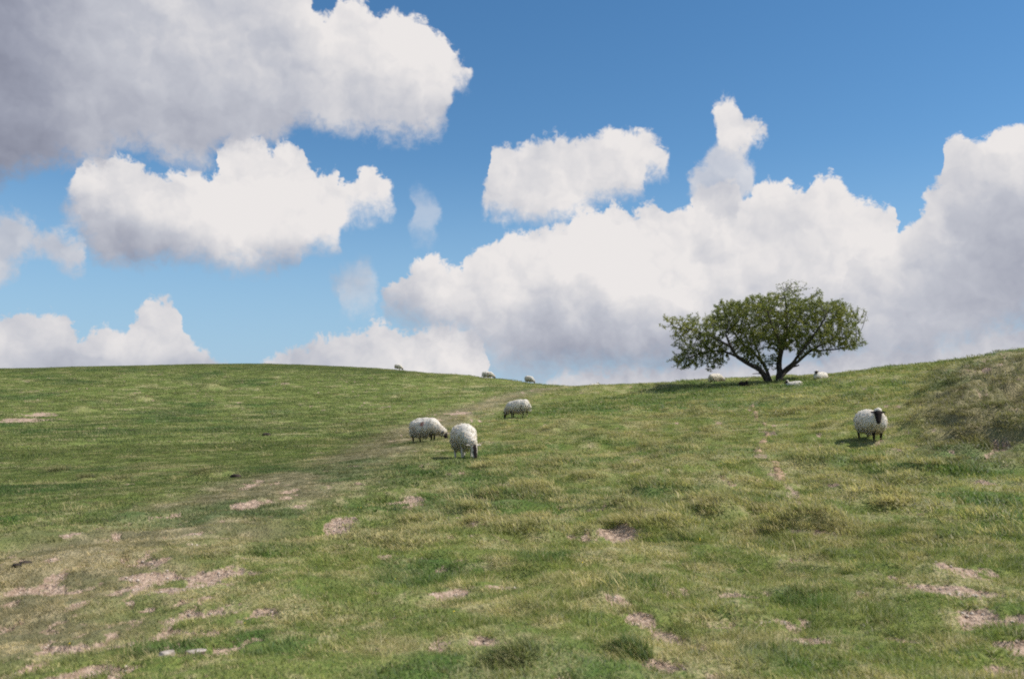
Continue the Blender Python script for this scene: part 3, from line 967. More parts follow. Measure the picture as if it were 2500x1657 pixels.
def build_grass():
    near = [tuft_mesh('turf_a', 26, 0.075, 0.018, 0.042, 0.0058, 0.22, 0.45, 1), tuft_mesh('turf_b', 24, 0.08, 0.02, 0.05, 0.0055, 0.3, 0.45, 2),
            tuft_mesh('turf_c', 28, 0.07, 0.012, 0.032, 0.0062, 0.15, 0.55, 3), tuft_mesh('turf_d', 18, 0.055, 0.035, 0.08, 0.0048, 0.5, 0.4, 4),
            tuft_mesh('turf_e', 14, 0.05, 0.05, 0.11, 0.0042, 0.65, 0.4, 5)]
    xy = ring(50000, 2.6, 11.0, 0.88)
    n = len(xy)
    f = fbm(xy[:, 0], xy[:, 1], 0.8, 3, 33) + 0.25 * sstep(xy[:, 0] / xy[:, 1], -0.25, 0.25) - 0.12
    u = RNG.uniform(0, 1, n)
    lush = f + 0.35 * (u - 0.5)
    var = np.where(lush > 0.72, 4, np.where(lush > 0.60, 3, RNG.integers(0, 3, n)))
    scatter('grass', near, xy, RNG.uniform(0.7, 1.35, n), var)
    mid = [tuft_mesh('sward_a', 42, 0.17, 0.02, 0.05, 0.0095, 0.25, 0.45, 11), tuft_mesh('sward_b', 40, 0.18, 0.025, 0.06, 0.0095, 0.3, 0.45, 12),
           tuft_mesh('sward_c', 38, 0.15, 0.018, 0.04, 0.0095, 0.3, 0.45, 13), tuft_mesh('sward_d', 26, 0.11, 0.05, 0.10, 0.0080, 0.5, 0.4, 14)]
    xy = ring(64000, 9.5, 33.0, 0.72)
    n = len(xy)
    f = fbm(xy[:, 0], xy[:, 1], 1.6, 3, 34) + 0.22 * sstep(xy[:, 0] / xy[:, 1], -0.15, 0.1) - 0.12
    lush = f + 0.3 * (RNG.uniform(0, 1, n) - 0.5)
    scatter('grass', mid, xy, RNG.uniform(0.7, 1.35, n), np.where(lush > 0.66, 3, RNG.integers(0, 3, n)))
    far = [tuft_mesh('meadow_a', 46, 0.42, 0.035, 0.08, 0.022, 0.4, 0.3, 21, 2), tuft_mesh('meadow_b', 44, 0.45, 0.04, 0.10, 0.022, 0.5, 0.35, 22, 2), tuft_mesh('meadow_c', 30, 0.30, 0.07, 0.17, 0.018, 0.6, 0.35, 23, 2)]
    xy = ring(62000, 30.0, 108.0, 0.62)
    n = len(xy)
    f = fbm(xy[:, 0], xy[:, 1], 2.5, 3, 35) + 0.3 * (RNG.uniform(0, 1, n) - 0.5) + 0.2 * sstep(xy[:, 0] / xy[:, 1], 0.0, 0.1) - 0.1
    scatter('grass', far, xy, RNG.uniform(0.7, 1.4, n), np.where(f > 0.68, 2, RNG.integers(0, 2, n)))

    # rank clumps the sheep leave standing, mostly on the near ridge
    rank = [tuft_mesh('rank_a', 70, 0.15, 0.04, 0.11, 0.0085, 0.8, 0.4, 31), tuft_mesh('rank_b', 60, 0.12, 0.05, 0.13, 0.0080, 0.9, 0.4, 32), tuft_mesh('rank_c', 80, 0.20, 0.03, 0.09, 0.0095, 0.7, 0.4, 33)]
    xy = ring(9000, 7.0, 46.0, 0.62)
    t = xy[:, 0] / xy[:, 1]
    f = fbm(xy[:, 0], xy[:, 1], 1.5, 4, 36, 0.6) + 0.10 * sstep(t, -0.2, 0.1) - 0.13 * sstep(t, -0.05, -0.25)
    xy = xy[f + 0.10 * RNG.uniform(-1, 1, len(xy)) > 0.59]
    for mx, my, mw, mh in MOUNDS:       # coarse grass crowns the mounds
        k = 10 if math.hypot(mx, my) > 9.0 else 0
        a, q = RNG.uniform(0, 2 * np.pi, k), mw * 0.9 * np.sqrt(RNG.uniform(0, 1, k))
        xy = np.vstack((xy, np.stack((mx + q * np.cos(a), my + q * np.sin(a)), 1)))
    n = len(xy)
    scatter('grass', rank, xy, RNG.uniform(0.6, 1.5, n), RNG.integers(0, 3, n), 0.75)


build_grass()


# ------------------------------------------------------------------ sheep
def vnoise3(p, scale, seed=0):
    q = p / scale
    x, y, z = q[:, 0], q[:, 1], q[:, 2]
    k = np.floor(z)
    f = z - k
    f = f * f * (3 - 2 * f)
    a = np.empty(len(p)); b = np.empty(len(p))
    for lvl in np.unique(k):
        m = k == lvl
        a[m] = vnoise(x[m], y[m], seed + int(lvl) * 101 + 5000)
        b[m] = vnoise(x[m], y[m], seed + (int(lvl) + 1) * 101 + 5000)
    return a * (1 - f) + b * f


_ICO = None


def unit_ball():
    global _ICO
    if _ICO is None:
        import bmesh
        bm = bmesh.new()
        bmesh.ops.create_icosphere(bm, subdivisions=3, radius=1.0)
        bm.verts.ensure_lookup_table()
        _ICO = (np.array([v.co[:] for v in bm.verts]), np.array([[v.index for v in f.verts] for f in bm.faces]))
        bm.free()
    return _ICO


def fuse(segs, voxel, smooth=4):
    """one continuous skin round tapering limbs: segs = (p0, r0, p1, r1[, (sx, sy, sz)])"""
    bv, bf = unit_ball()
    vs, fs, off = [], [], 0
    for s in segs:
        p0, r0, p1, r1 = np.array(s[0], float), s[1], np.array(s[2], float), s[3]
        sc = np.array(s[4] if len(s) > 4 else (1, 1, 1), float)
        L = np.linalg.norm(p1 - p0)
        n = max(1, int(math.ceil(L / (0.32 * min(r0, r1)))))
        for k in range(n + 1):
            t = k / n
            vs.append(bv * (r0 + (r1 - r0) * t) * sc + p0 + (p1 - p0) * t)
            fs.append(bf + off)
            off += len(bv)
    me = mesh_from('lump', np.concatenate(vs), np.concatenate(fs))
    o = bpy.data.objects.new('lump', me)
    COL.objects.link(o)
    r = o.modifiers.new('r', 'REMESH')
    r.mode = 'VOXEL'
    r.voxel_size = voxel
    s = o.modifiers.new('s', 'SMOOTH')
    s.iterations = smooth
    s.factor = 0.5
    dg = bpy.context.evaluated_depsgraph_get()
    dg.update()
    out = bpy.data.meshes.new_from_object(o.evaluated_get(dg))
    bpy.data.objects.remove(o)
    bpy.data.meshes.remove(me)
    return out


def mesh_arrays(me):
    v = np.empty(len(me.vertices) * 3, np.float32)
    me.vertices.foreach_get('co', v)
    n = np.empty(len(me.vertices) * 3, np.float32)
    me.vertex_normals.foreach_get('vector', n)
    return v.reshape(-1, 3).astype(float), n.reshape(-1, 3).astype(float)


def mat_skin():
    m, t, N = new_mat('sheep_skin')
    pos = N.new('ShaderNodeTexCoord').outputs['Object']
    pale = attr(N, 'pale')
    n = N.noise(pos, 22.0, 3.0, 0.6)
    k = N.step(N.m('ADD', pale, N.m('MULTIPLY', N.m('SUBTRACT', n, 0.5), 0.9)), 0.42, 0.62)
    p = N.new('ShaderNodeBsdfPrincipled')
    N.put(p.inputs['Base Color'], N.mix(k, (0.020, 0.016, 0.015, 1), (0.56, 0.50, 0.43, 1)))
    p.inputs['Roughness'].default_value = 0.9
    p.inputs['Specular IOR Level'].default_value = 0.06
    o = N.new('ShaderNodeOutputMaterial')
    t.links.new(p.outputs[0], o.inputs['Surface'])
    return m


def mat_fleece(name, base, dirty):
    m, t, N = new_mat(name)
    pos = N.new('ShaderNodeTexCoord').outputs['Object']
    n = N.noise(pos, 7.0, 4.0, 0.6)
    c = N.mix(N.step(N.m('ADD', N.m('MULTIPLY', n, 0.8), N.m('MULTIPLY', attr(N, 'dirt'), 0.45)), 0.40, 0.85), base, dirty)
    c = N.mix(N.m('MULTIPLY', attr(N, 'mark'), N.step(N.noise(pos, 40.0, 3.0, 0.6), 0.3, 0.6)), c, (0.50, 0.13, 0.11, 1))
    p = N.new('ShaderNodeBsdfPrincipled')
    N.put(p.inputs['Base Color'], c)
    p.inputs['Roughness'].default_value = 0.95
    p.inputs['Specular IOR Level'].default_value = 0.08
    tr = N.new('ShaderNodeBsdfTranslucent')
    N.put(tr.inputs['Color'], c)
    mx = N.new('ShaderNodeMixShader')
    mx.inputs[0].default_value = 0.42
    t.links.new(p.outputs[0], mx.inputs[1])
    t.links.new(tr.outputs[0], mx.inputs[2])
    o = N.new('ShaderNodeOutputMaterial')
    t.links.new(mx.outputs[0], o.inputs['Surface'])
    return m


M_SKIN = mat_skin()
M_WOOL = mat_fleece('wool', (0.96, 0.90, 0.80, 1), (0.87, 0.775, 0.65, 1))
M_DARK_WOOL = mat_fleece('dark_wool', (0.075, 0.055, 0.045, 1), (0.035, 0.026, 0.022, 1))
M_EYE = mat_noise('eye_gloss', (0.02, 0.012, 0.008, 1), (0.05, 0.03, 0.015, 1), 40, 0.15, 0.0, 0.001, 0.4, 0.6, 0.6)


def rot2(p, a):
    c, s = math.cos(a), math.sin(a)
    return np.array((p[0] * c - p[1] * s, p[0] * s + p[1] * c, p[2]))


def sheep_kind(pose, turn=0.0, head=1.0, pale_leg=0.2, pale_face=0.0, shag=1.0, seed=0, marks=(), steps=(0, 0, 0, 0), locks=900, dark=False):
    """meshes of one sheep facing +X, hooves on z = 0. pose: graze, stand, lie. turn: yaw of the head"""
    rng = np.random.default_rng(100 + seed)
    lie = pose == 'lie'
    dz = -0.27 if lie else 0.0
    B = lambda x, y, z: np.array((x * 0.90, y, z + dz))
    root = B(0.36, 0, 0.56)
    if pose == 'graze':
        mid, poll, brow, nose = B(0.62, 0, 0.455), B(0.82, 0, 0.31), B(0.865, 0, 0.24), B(0.935, 0, 0.075)
    elif pose == 'stand':
        mid, poll, brow, nose = B(0.50, 0, 0.66), B(0.60, 0, 0.77), B(0.67, 0, 0.735), B(0.795, 0, 0.60)
    else:
        mid, poll, brow, nose = B(0.47, 0, 0.70), B(0.53, 0, 0.84), B(0.60, 0, 0.82), B(0.74, 0, 0.73)

    def yaw(p, share):
        return root + rot2(p - root, turn * share)
    mid, poll, brow, nose = yaw(mid, 0.5), yaw(poll, 1), yaw(brow, 1), yaw(nose, 1)
    fwd = (nose - poll) / np.linalg.norm(nose - poll)
    side = np.cross((0, 0, 1.0), fwd)
    side /= np.linalg.norm(side)
    up = np.cross(fwd, side)
    nose = poll + (nose - poll) * head
    brow = poll + (brow - poll) * head
    h = head
    flesh = [(B(-0.40, 0, 0.54), 0.17, B(0.34, 0, 0.54), 0.18), (root, 0.15, mid, 0.10), (mid, 0.10, poll, 0.075),
             (poll, 0.072 * h, brow, 0.068 * h), (brow, 0.066 * h, (brow + nose) / 2, 0.054 * h), ((brow + nose) / 2, 0.054 * h, nose, 0.040 * h), (nose, 0.040 * h, nose + fwd * 0.012 - up * 0.012, 0.030)]
    for s in (-1, 1):
        e0 = poll + side * s * 0.055 + up * 0.028 + fwd * 0.005
        e1 = e0 + side * s * 0.115 + up * 0.005 - fwd * 0.025 - np.array((0, 0, 0.02))
        flesh.append((e0, 0.024, (e0 + e1) / 2, 0.026))
        flesh.append(((e0 + e1) / 2, 0.026, e1, 0.013))
    if lie:
        for s in (-1, 1):
            flesh += [((0.30, s * 0.15, 0.20), 0.07, (0.46, s * 0.17, 0.06), 0.04), ((0.46, s * 0.17, 0.05), 0.035, (0.26, s * 0.19, 0.035), 0.026),
                      ((-0.34, s * 0.17, 0.20), 0.10, (-0.12, s * 0.24, 0.09), 0.06), ((-0.12, s * 0.24, 0.06), 0.04, (-0.36, s * 0.27, 0.035), 0.026), ((-0.36, s * 0.27, 0.03), 0.026, (-0.24, s * 0.29, 0.03), 0.024)]
    else:
        for k, (s, st) in enumerate(zip((-1, 1), steps[:2])):
            kn, ft = (0.300 + st * 0.5, s * 0.10, 0.27), (0.290 + st, s * 0.10, 0.075)
            flesh += [((0.28, s * 0.105, 0.48), 0.075, kn, 0.037), (kn, 0.035, ft, 0.023), (ft, 0.027, (ft[0] + 0.02, ft[1], 0.028), 0.030), ((ft[0] + 0.02, ft[1], 0.026), 0.028, (ft[0] + 0.045, ft[1], 0.02), 0.022)]
        for s, st in zip((-1, 1), steps[2:]):
            kn, hk, ft = (-0.27 + st * 0.3, s * 0.125, 0.42), (-0.415 + st * 0.7, s * 0.115, 0.275), (-0.385 + st, s * 0.11, 0.075)
            flesh += [((-0.345, s * 0.11, 0.52), 0.11, kn, 0.08), (kn, 0.07, hk, 0.036), (hk, 0.034, ft, 0.023), (ft, 0.027, (ft[0] + 0.02, ft[1], 0.028), 0.030), ((ft[0] + 0.02, ft[1], 0.026), 0.028, (ft[0] + 0.045, ft[1], 0.02), 0.022)]
    body = fuse(flesh, 0.011, 3)
    v, n = mesh_arrays(body)
    hd = sstep(((v - poll) @ fwd), -0.03, 0.02) * (np.linalg.norm(v - (poll + nose) / 2, axis=1) < 0.26)
    leg = (v[:, 2] < (0.16 if lie else 0.40)) & (hd < 0.1)
    pale = np.where(leg, pale_leg, 0.0)
    pale = np.where(hd > 0.1, pale_face * sstep(np.abs((v - poll) @ side), 0.015, 0.05), pale)
    body.attributes.new('pale', 'FLOAT', 'POINT').data.foreach_set('value', pale.astype(np.float32))
    body.materials.append(M_SKIN)
    body.polygons.foreach_set('use_smooth', np.ones(len(body.polygons), bool))
    body.name = 'body'

    # fleece
    oval = (1.0, 0.93, 1.0)
    wool = [(B(-0.42, 0, 0.565), 0.235, B(-0.18, 0, 0.555), 0.275, oval), (B(-0.18, 0, 0.555), 0.275, B(0.10, 0, 0.545), 0.275, oval), (B(0.10, 0, 0.545), 0.275, B(0.33, 0, 0.56), 0.245, oval),
            (B(0.33, 0, 0.555), 0.225, B(0.44, 0, 0.54), 0.20, oval), (B(-0.25, 0, 0.50), 0.215, B(0.22, 0, 0.49), 0.215, oval),
            (B(-0.38, 0.08, 0.46), 0.15, B(-0.36, 0.09, 0.40), 0.12), (B(-0.38, -0.08, 0.46), 0.15, B(-0.36, -0.09, 0.40), 0.12),
            (B(0.42, 0, 0.545), 0.19, mid, 0.135), (mid, 0.135, poll - fwd * 0.05 + up * 0.01, 0.088), (poll - fwd * 0.05 + up * 0.02, 0.092, poll - fwd * 0.01 + up * 0.035, 0.06),
            (B(-0.62, 0, 0.60), 0.06, B(-0.685, 0, 0.44), 0.045), (B(-0.685, 0, 0.44), 0.045, B(-0.68, 0, 0.33), 0.035)]
    if lie:
        wool += [((-0.30, 0.10, 0.17), 0.19, (0.22, 0.08, 0.17), 0.19), ((-0.30, -0.10, 0.17), 0.19, (0.22, -0.08, 0.17), 0.19)]
    fl = fuse(wool, 0.024, 5)
    v, n = mesh_arrays(fl)
    d = 0.040 * (vnoise3(v, 0.15, seed) - 0.5) + 0.015 * (vnoise3(v, 0.055, seed + 9) - 0.5)
    v = v + n * (d * shag)[:, None]
    if lie:
        v[:, 2] = np.maximum(v[:, 2], 0.0)
    tri = np.array([[q for q in p.vertices] for p in fl.polygons])
    bpy.data.meshes.remove(fl)
    # locks of wool hanging off it
    zc = v[tri].mean(1)[:, 2] - dz
    pw = 0.30 + 1.0 * sstep(zc, 0.66, 0.36)
    pick = rng.choice(len(tri), locks, p=pw / pw.sum())
    w = rng.dirichlet((1, 1, 1, 1), locks)
    pos = (v[tri[pick]] * w[:, :, None]).sum(1)
    nor = (n[tri[pick]] * w[:, :, None]).sum(1)
    low = sstep(pos[:, 2] - dz, 0.70, 0.32)
    clump = vnoise3(pos, 0.09, seed + 3) - 0.5
    dirn = nor * (0.17 - 0.02 * low)[:, None] + np.array((0, 0, -1.0)) * (0.55 + 0.4 * low)[:, None] + rng.normal(0, 0.22, (locks, 3)) + np.array((-0.35, 0, 0))
    dirn /= np.linalg.norm(dirn, axis=1)[:, None]
    ln = (0.045 + 0.03 * rng.uniform(0, 1, locks) + 0.035 * low * np.clip(1 + 2 * clump, 0.2, 2)) * shag
    t1 = np.cross(dirn, np.array((0.31, 0.87, 0.38)))
    t1 /= np.linalg.norm(t1, axis=1)[:, None]
    t2 = np.cross(dirn, t1)
    rr = rng.uniform(0.010, 0.018, locks)
    ps = []
    for k in range(3):
        a = 2.094 * k
        ps.append(pos - dirn * 0.012 + (t1 * math.cos(a) + t2 * math.sin(a)) * rr[:, None])
    bend = np.array((0, 0, -1.0)) * (ln * 0.25)[:, None]
    for k in range(3):
        a = 2.094 * k + 0.5
        ps.append(pos + dirn * (ln * 0.55)[:, None] + (t1 * math.cos(a) + t2 * math.sin(a)) * (rr * 0.7)[:, None])
    ps.append(pos + dirn * ln[:, None] + bend)
    if lie:
        for q in ps:
            q[:, 2] = np.maximum(q[:, 2], -0.02)
    lv = np.stack(ps, 1).reshape(-1, 3)
    lf = []
    for k in range(3):
        k2 = (k + 1) % 3
        lf += [(k, k2, 3 + k2), (k, 3 + k2, 3 + k), (3 + k, 3 + k2, 6)]
    lf = (np.arange(locks)[:, None, None] * 7 + np.array(lf)[None]).reshape(-1, 3)
    tri3 = np.concatenate((tri[:, [0, 1, 2]], tri[:, [0, 2, 3]]))
    av = np.concatenate((v, lv))
    af = np.concatenate((tri3, lf + len(v)))
    mark = np.zeros(len(av))
    for mx, my, mz, mr in marks:
        mark = np.maximum(mark, sstep(np.linalg.norm(av - np.array((mx, my, mz)), axis=1), mr, mr * 0.45))
    dirt = sstep(av[:, 2] - dz, 0.48, 0.25) * 0.5 + (vnoise3(av, 0.25, seed + 31) - 0.35)
    fm = mesh_from('fleece', av, af, [M_DARK_WOOL if dark else M_WOOL], dict(mark=mark, dirt=np.clip(dirt, 0, 1)), True)

    ev, ef = unit_ball()
    eyes = []
    for s in (-1, 1):
        c = brow + side * s * 0.056 * h + up * 0.022 + fwd * 0.012
        eyes.append(mesh_from('eye', ev * 0.011 + c, ef, [M_EYE], None, True))
    return dict(body=body, fleece=fm, eyes=eyes)


def sheep(kind, px, py, heading, label, scale=1.0, group='sheep scattered over the hillside', sink=0.0, cat='sheep', at=None, name='sheep'):
    """heading: degrees, 0 faces right across the view, 90 away from the camera"""
    p = ground_xyz(px, py) if at is None else np.array((at[0], at[1], height([at[0]], [at[1]])[0]))
    r = bpy.data.objects.new(name, None)
    COL.objects.link(r)
    r.empty_display_size = 0.2
    r.location = (p[0], p[1], p[2] - sink)
    # stand the animal on the slope a little
    e = 0.4
    gx = (height([p[0] + e], [p[1]])[0] - height([p[0] - e], [p[1]])[0]) / (2 * e)
    gy = (height([p[0]], [p[1] + e])[0] - height([p[0]], [p[1] - e])[0]) / (2 * e)
    a = math.radians(heading)
    pitch = -math.atan(gx * math.cos(a) + gy * math.sin(a)) * 0.9
    r.rotation_euler = (0, pitch, a)
    r.scale = (scale,) * 3
    tag(r, label, cat, group)
    obj('body', kind['body'], r)
    obj('fleece', kind['fleece'], r)
    for e_ in kind['eyes']:
        obj('eye', e_, r)
    return r


def crest(px):
    """ground point on the brow of the hill in one direction"""
    d = px_dir(px, 930)
    ys = np.linspace(45, 112, 800)
    z = height(d[0] / d[1] * ys, ys)
    k = int(np.argmax((z - EYE) / ys))
    return d[0] / d[1] * (ys[k] - 0.4), ys[k] - 0.4


K_SIDE = sheep_kind('graze', turn=0.10, pale_leg=0.15, pale_face=0.25, shag=1.15, seed=1, marks=((0.10, -0.22, 0.62, 0.10), (0.02, -0.25, 0.60, 0.05)), steps=(0.05, -0.03, -0.04, 0.06))
K_FRONT = sheep_kind('graze', turn=0.12, head=1.1, pale_leg=0.75, pale_face=0.62, shag=1.0, seed=2, marks=((-0.05, 0.10, 0.80, 0.10),), steps=(0.0, 0.05, 0.03, -0.05))
K_BACK = sheep_kind('graze', turn=-0.25, pale_leg=0.42, pale_face=0.1, shag=1.25, seed=3, steps=(0.04, 0.0, -0.02, 0.07))
K_STAND = sheep_kind('stand', turn=-0.45, head=1.22, pale_leg=0.05, pale_face=0.0, shag=0.75, seed=4, steps=(0.03, -0.02, 0.0, 0.04))
K_LIE = sheep_kind('lie', turn=0.35, pale_leg=0.3, pale_face=0.05, shag=1.0, seed=5, locks=900)
K_LAMB = sheep_kind('lie', turn=-0.3, pale_leg=0.0, pale_face=0.0, shag=0.8, seed=6, locks=600, dark=True)

sheep(K_SIDE, 1040, 1081, -36, 'shaggy cream sheep grazing side-on, red smear on flank, behind the front-facing one', 0.90, sink=0.03)
sheep(K_FRONT, 1132, 1121, -74, 'white sheep grazing head-down facing the camera, with dark-patched face', 0.97, sink=0.03)
sheep(K_BACK, 1266, 1024, 148, 'shaggy sheep grazing in deep grass, facing left, alone beyond the grazing pair', 0.92)
sheep(K_STAND, 2127, 1079, -84, 'black-faced sheep standing alert and looking ahead beside the rough bank', 0.87, sink=0.06)
sheep(K_SIDE, 971, 908, -28, 'tiny grazing sheep on the bare skyline, highest up the left hill', 0.82, 'sheep grazing on the skyline', -0.03, at=crest(971))
sheep(K_SIDE, 1188, 929, -14, 'small side-on grazing sheep in the middle of the three on the skyline', 0.82, 'sheep grazing on the skyline', -0.03, at=crest(1190))
sheep(K_FRONT, 1291, 938, -50, 'round small sheep on the skyline nearest the dip of the ridge', 0.82, 'sheep grazing on the skyline', -0.03, at=crest(1291))
sheep(K_BACK, 1748, 936, 32, 'fleecy grey-white sheep grazing on the ridge under the left side of the tree', 0.85, 'sheep resting and grazing by the tree', 0.12)
sheep(K_LAMB, 1815, 945, -60, 'small dark lamb lying in the grass just left of the tree trunk', 0.55, 'sheep resting and grazing by the tree', 0.02, 'lamb', name='lamb')
sheep(K_LIE, 1940, 944, 168, 'sheep lying in the shade against the foot of the tree trunk', 0.68, 'sheep resting and grazing by the tree', 0.15)
sheep(K_LIE, 2004, 929, 215, 'pale dark-headed sheep lying on the open ridge right of the tree', 0.80, 'sheep resting and grazing by the tree', 0.06)
sheep(K_LIE, 1452, 946, 20, 'pale sheep lying beyond the tussocky ridge with only its back showing', 0.6, 'sheep resting and grazing by the tree', 0.20)


# ------------------------------------------------------------------ hawthorn tree
def mat_leaf():
    m, t, N = new_mat('hawthorn_leaf')
    pos = N.new('ShaderNodeNewGeometry').outputs['Position']
    r = attr(N, 'rnd')
    c = N.mix(r, (0.110, 0.142, 0.038, 1), (0.262, 0.272, 0.088, 1))
    c = N.mix(N.step(N.noise(pos, 0.9, 3.0, 0.5), 0.50, 0.66), c, (0.320, 0.308, 0.090, 1))
    p = N.new('ShaderNodeBsdfPrincipled')
    N.put(p.inputs['Base Color'], c)
    p.inputs['Roughness'].default_value = 0.5
    p.inputs['Specular IOR Level'].default_value = 0.35
    tr = N.new('ShaderNodeBsdfTranslucent')
    N.put(tr.inputs['Color'], N.mix(1.0, c, (1.3, 1.4, 0.6, 1), 'MULTIPLY'))
    mx = N.new('ShaderNodeMixShader')
    mx.inputs[0].default_value = 0.35
    t.links.new(p.outputs[0], mx.inputs[1])
    t.links.new(tr.outputs[0], mx.inputs[2])
    o = N.new('ShaderNodeOutputMaterial')
    t.links.new(mx.outputs[0], o.inputs['Surface'])
    return m


def build_tree():
    rng = np.random.default_rng(23)
    base = ground_xyz(1883, 935)
    D = base[1]
    # the crown was measured on an enlargement of the photograph: 0.26205 px of it per unit, origin (1560, 640)
    o0 = px_at(1560 + 1262 * 0.26205, 640 + 1110 * 0.26205, D)

    def W(zx, zy, dy=0.0):
        p = px_at(1560 + zx * 0.26205, 640 + zy * 0.26205, D)
        return np.array((p[0] - o0[0], dy, p[2] - o0[2]))
    limbs = [   # main limbs, thick end first
        ([(1215, 1118, 0), (1180, 1050, -.05), (1120, 970, -.15), (1000, 915, -.4), (890, 855, -.7), (815, 765, -.9), (770, 655, -1.0)], 0.205, 0.06),
        ([(890, 855, -.7), (760, 800, -.3), (620, 800, .3), (500, 850, .6)], 0.075, 0.03),
        ([(815, 765, -.9), (660, 690, -1.2), (520, 640, -1.2), (400, 600, -1.3)], 0.07, 0.025),
        ([(1245, 1115, .1), (1222, 1020, .3), (1190, 900, .8), (1100, 780, 1.2), (1010, 690, 1.5), (930, 560, 1.7)], 0.12, 0.045),
        ([(1190, 900, .8), (1180, 780, 1.6), (1160, 640, 2.2), (1130, 500, 2.5)], 0.08, 0.035),
        ([(1305, 1118, 0), (1312, 1010, .05), (1310, 920, .1), (1332, 800, .2), (1372, 660, .1), (1375, 520, 0), (1370, 380, 0), (1350, 260, 0)], 0.235, 0.04),
        ([(1312, 1010, .05), (1400, 920, -.4), (1450, 830, -.9), (1510, 730, -1.3), (1580, 610, -1.6), (1640, 500, -1.7)], 0.12, 0.045),
        ([(1318, 1035, .05), (1430, 945, .3), (1540, 865, .7), (1660, 780, 1.0), (1790, 710, 1.1), (1900, 650, 1.1)], 0.135, 0.045),
        ([(1372, 660, .1), (1480, 560, .9), (1570, 440, 1.4), (1620, 330, 1.6)], 0.08, 0.035),
        ([(1310, 920, .1), (1270, 800, -.9), (1200, 690, -1.8), (1120, 590, -2.4), (1080, 480, -2.6)], 0.11, 0.04),
        ([(1660, 780, 1.0), (1800, 780, .4), (1920, 760, -.1), (2000, 730, -.3)], 0.06, 0.025),
        ([(1332, 800, .2), (1400, 720, 1.6), (1470, 640, 2.6), (1520, 540, 3.2)], 0.09, 0.035),
        ([(1000, 915, -.4), (1010, 840, -.9), (1000, 780, -1.2)], 0.04, 0.02),
        ([(1150, 1010, -.1), (1090, 1005, -.2), (1045, 1010, -.25)], 0.035, 0.015),
        ([(1430, 945, .3), (1480, 930, .2), (1497, 922, .15)], 0.05, 0.04),
    ]
    nodes, parent = [], []
    prof = {}

    def nearest(p):
        a = np.array(nodes)
        return int(np.argmin(((a - p) ** 2).sum(1)))
    STEP = 0.13
    for li, (pl, r0, r1) in enumerate(limbs):
        pts = [W(*q) for q in pl]
        # smooth the polyline
        dense = []
        for a in range(len(pts) - 1):
            p_, q_ = pts[max(a - 1, 0)], pts[min(a + 2, len(pts) - 1)]
            n = max(2, int(np.linalg.norm(pts[a + 1] - pts[a]) / STEP))
            for k in range(n):
                t = k / n
                m0, m1 = (pts[a + 1] - p_) * 0.5, (q_ - pts[a]) * 0.5
                dense.append((2 * t**3 - 3 * t**2 + 1) * pts[a] + (t**3 - 2 * t**2 + t) * m0 + (-2 * t**3 + 3 * t**2) * pts[a + 1] + (t**3 - t**2) * m1)
        dense.append(pts[-1])
        par = -1
        if nodes and pl[0][1] < 1100:
            par = nearest(dense[0])
            dense = dense[1:]
        for k, p in enumerate(dense):
            wob = 0.035 * np.array([vnoise([k * 0.35], [li * 7.7 + c * 31.0], 400)[0] - 0.5 for c in range(3)]) if 0 < k else 0
            nodes.append(p + wob)
            parent.append(par)
            par = len(nodes) - 1
            prof[par] = (r0 + (r1 - r0) * (k / max(len(dense) - 1, 1)) ** 0.75) * (1.0 + (0.35 * math.exp(-k / 1.6) if pl[0][1] > 1100 else 0.0))
    # the volumes the twigs fill: centre, half width, half height (same units), depth offset, half depth (m), share
    lobes = [(480, 700, 200, 130, -.6, 1.3, 230), (560, 600, 260, 130, -.7, 1.5, 230), (470, 860, 150, 90, .2, 1.1, 130), (650, 900, 170, 60, .2, 1.0, 80), (330, 600, 80, 110, -1.0, .7, 60), (700, 760, 130, 130, .2, 1.2, 110),
             (900, 500, 240, 150, .3, 2.3, 420), (820, 400, 120, 90, .2, 1.3, 110), (1050, 420, 200, 130, -.3, 2.6, 380), (1080, 600, 180, 120, -.4, 2.6, 330),
             (1330, 400, 250, 170, .1, 2.6, 430), (1380, 240, 130, 90, 0, 1.4, 100), (1420, 190, 150, 60, 0, 1.0, 50), (1350, 600, 230, 130, .2, 2.6, 350), (1560, 420, 180, 120, .2, 2.3, 260), (1690, 260, 60, 60, .6, .8, 25),
             (1760, 480, 240, 150, .2, 2.0, 430), (1880, 370, 100, 60, .5, 1.1, 80), (1960, 480, 130, 110, .4, 1.3, 130), (2080, 470, 70, 80, .3, .7, 32), (1850, 640, 220, 100, .2, 1.8, 260), (1960, 740, 130, 50, -.2, 1.0, 100), (1700, 790, 130, 50, .6, 1.0, 60),
             (1600, 640, 150, 110, -.2, 2.0, 170), (1220, 880, 75, 80, .4, .6, 75), (1130, 860, 60, 120, .6, .6, 50), (960, 770, 110, 110, -.6, .9, 110), (620, 800, 230, 90, .5, 1.3, 130), (420, 910, 110, 50, .2, .8, 60), (1050, 760, 90, 110, .9, .9, 80), (1480, 720, 120, 80, .4, 1.5, 80), (1230, 740, 120, 70, -.9, 1.2, 70), (250, 520, 45, 55, -1.1, .4, 14)]
    att = []
    for zx, zy, rx, ry, dy, dd, n in lobes:
        n = int(n * 1.7)
        q = rng.normal(0, 1, (n, 3))
        q /= np.linalg.norm(q, axis=1)[:, None]
        q *= (rng.uniform(0.05, 1, n) ** (1 / 3))[:, None]
        c = W(zx, zy, dy)
        sc = 0.26205 * D / FPX
        att.append(c + q * np.array((rx * sc, dd, ry * sc)))
    att = np.concatenate(att)
    att += rng.normal(0, 0.10, att.shape)
    P = np.array(nodes)
    par = list(parent)
    alive = np.ones(len(att), bool)
    near_i = np.zeros(len(att), int)
    near_d = np.full(len(att), 1e9)

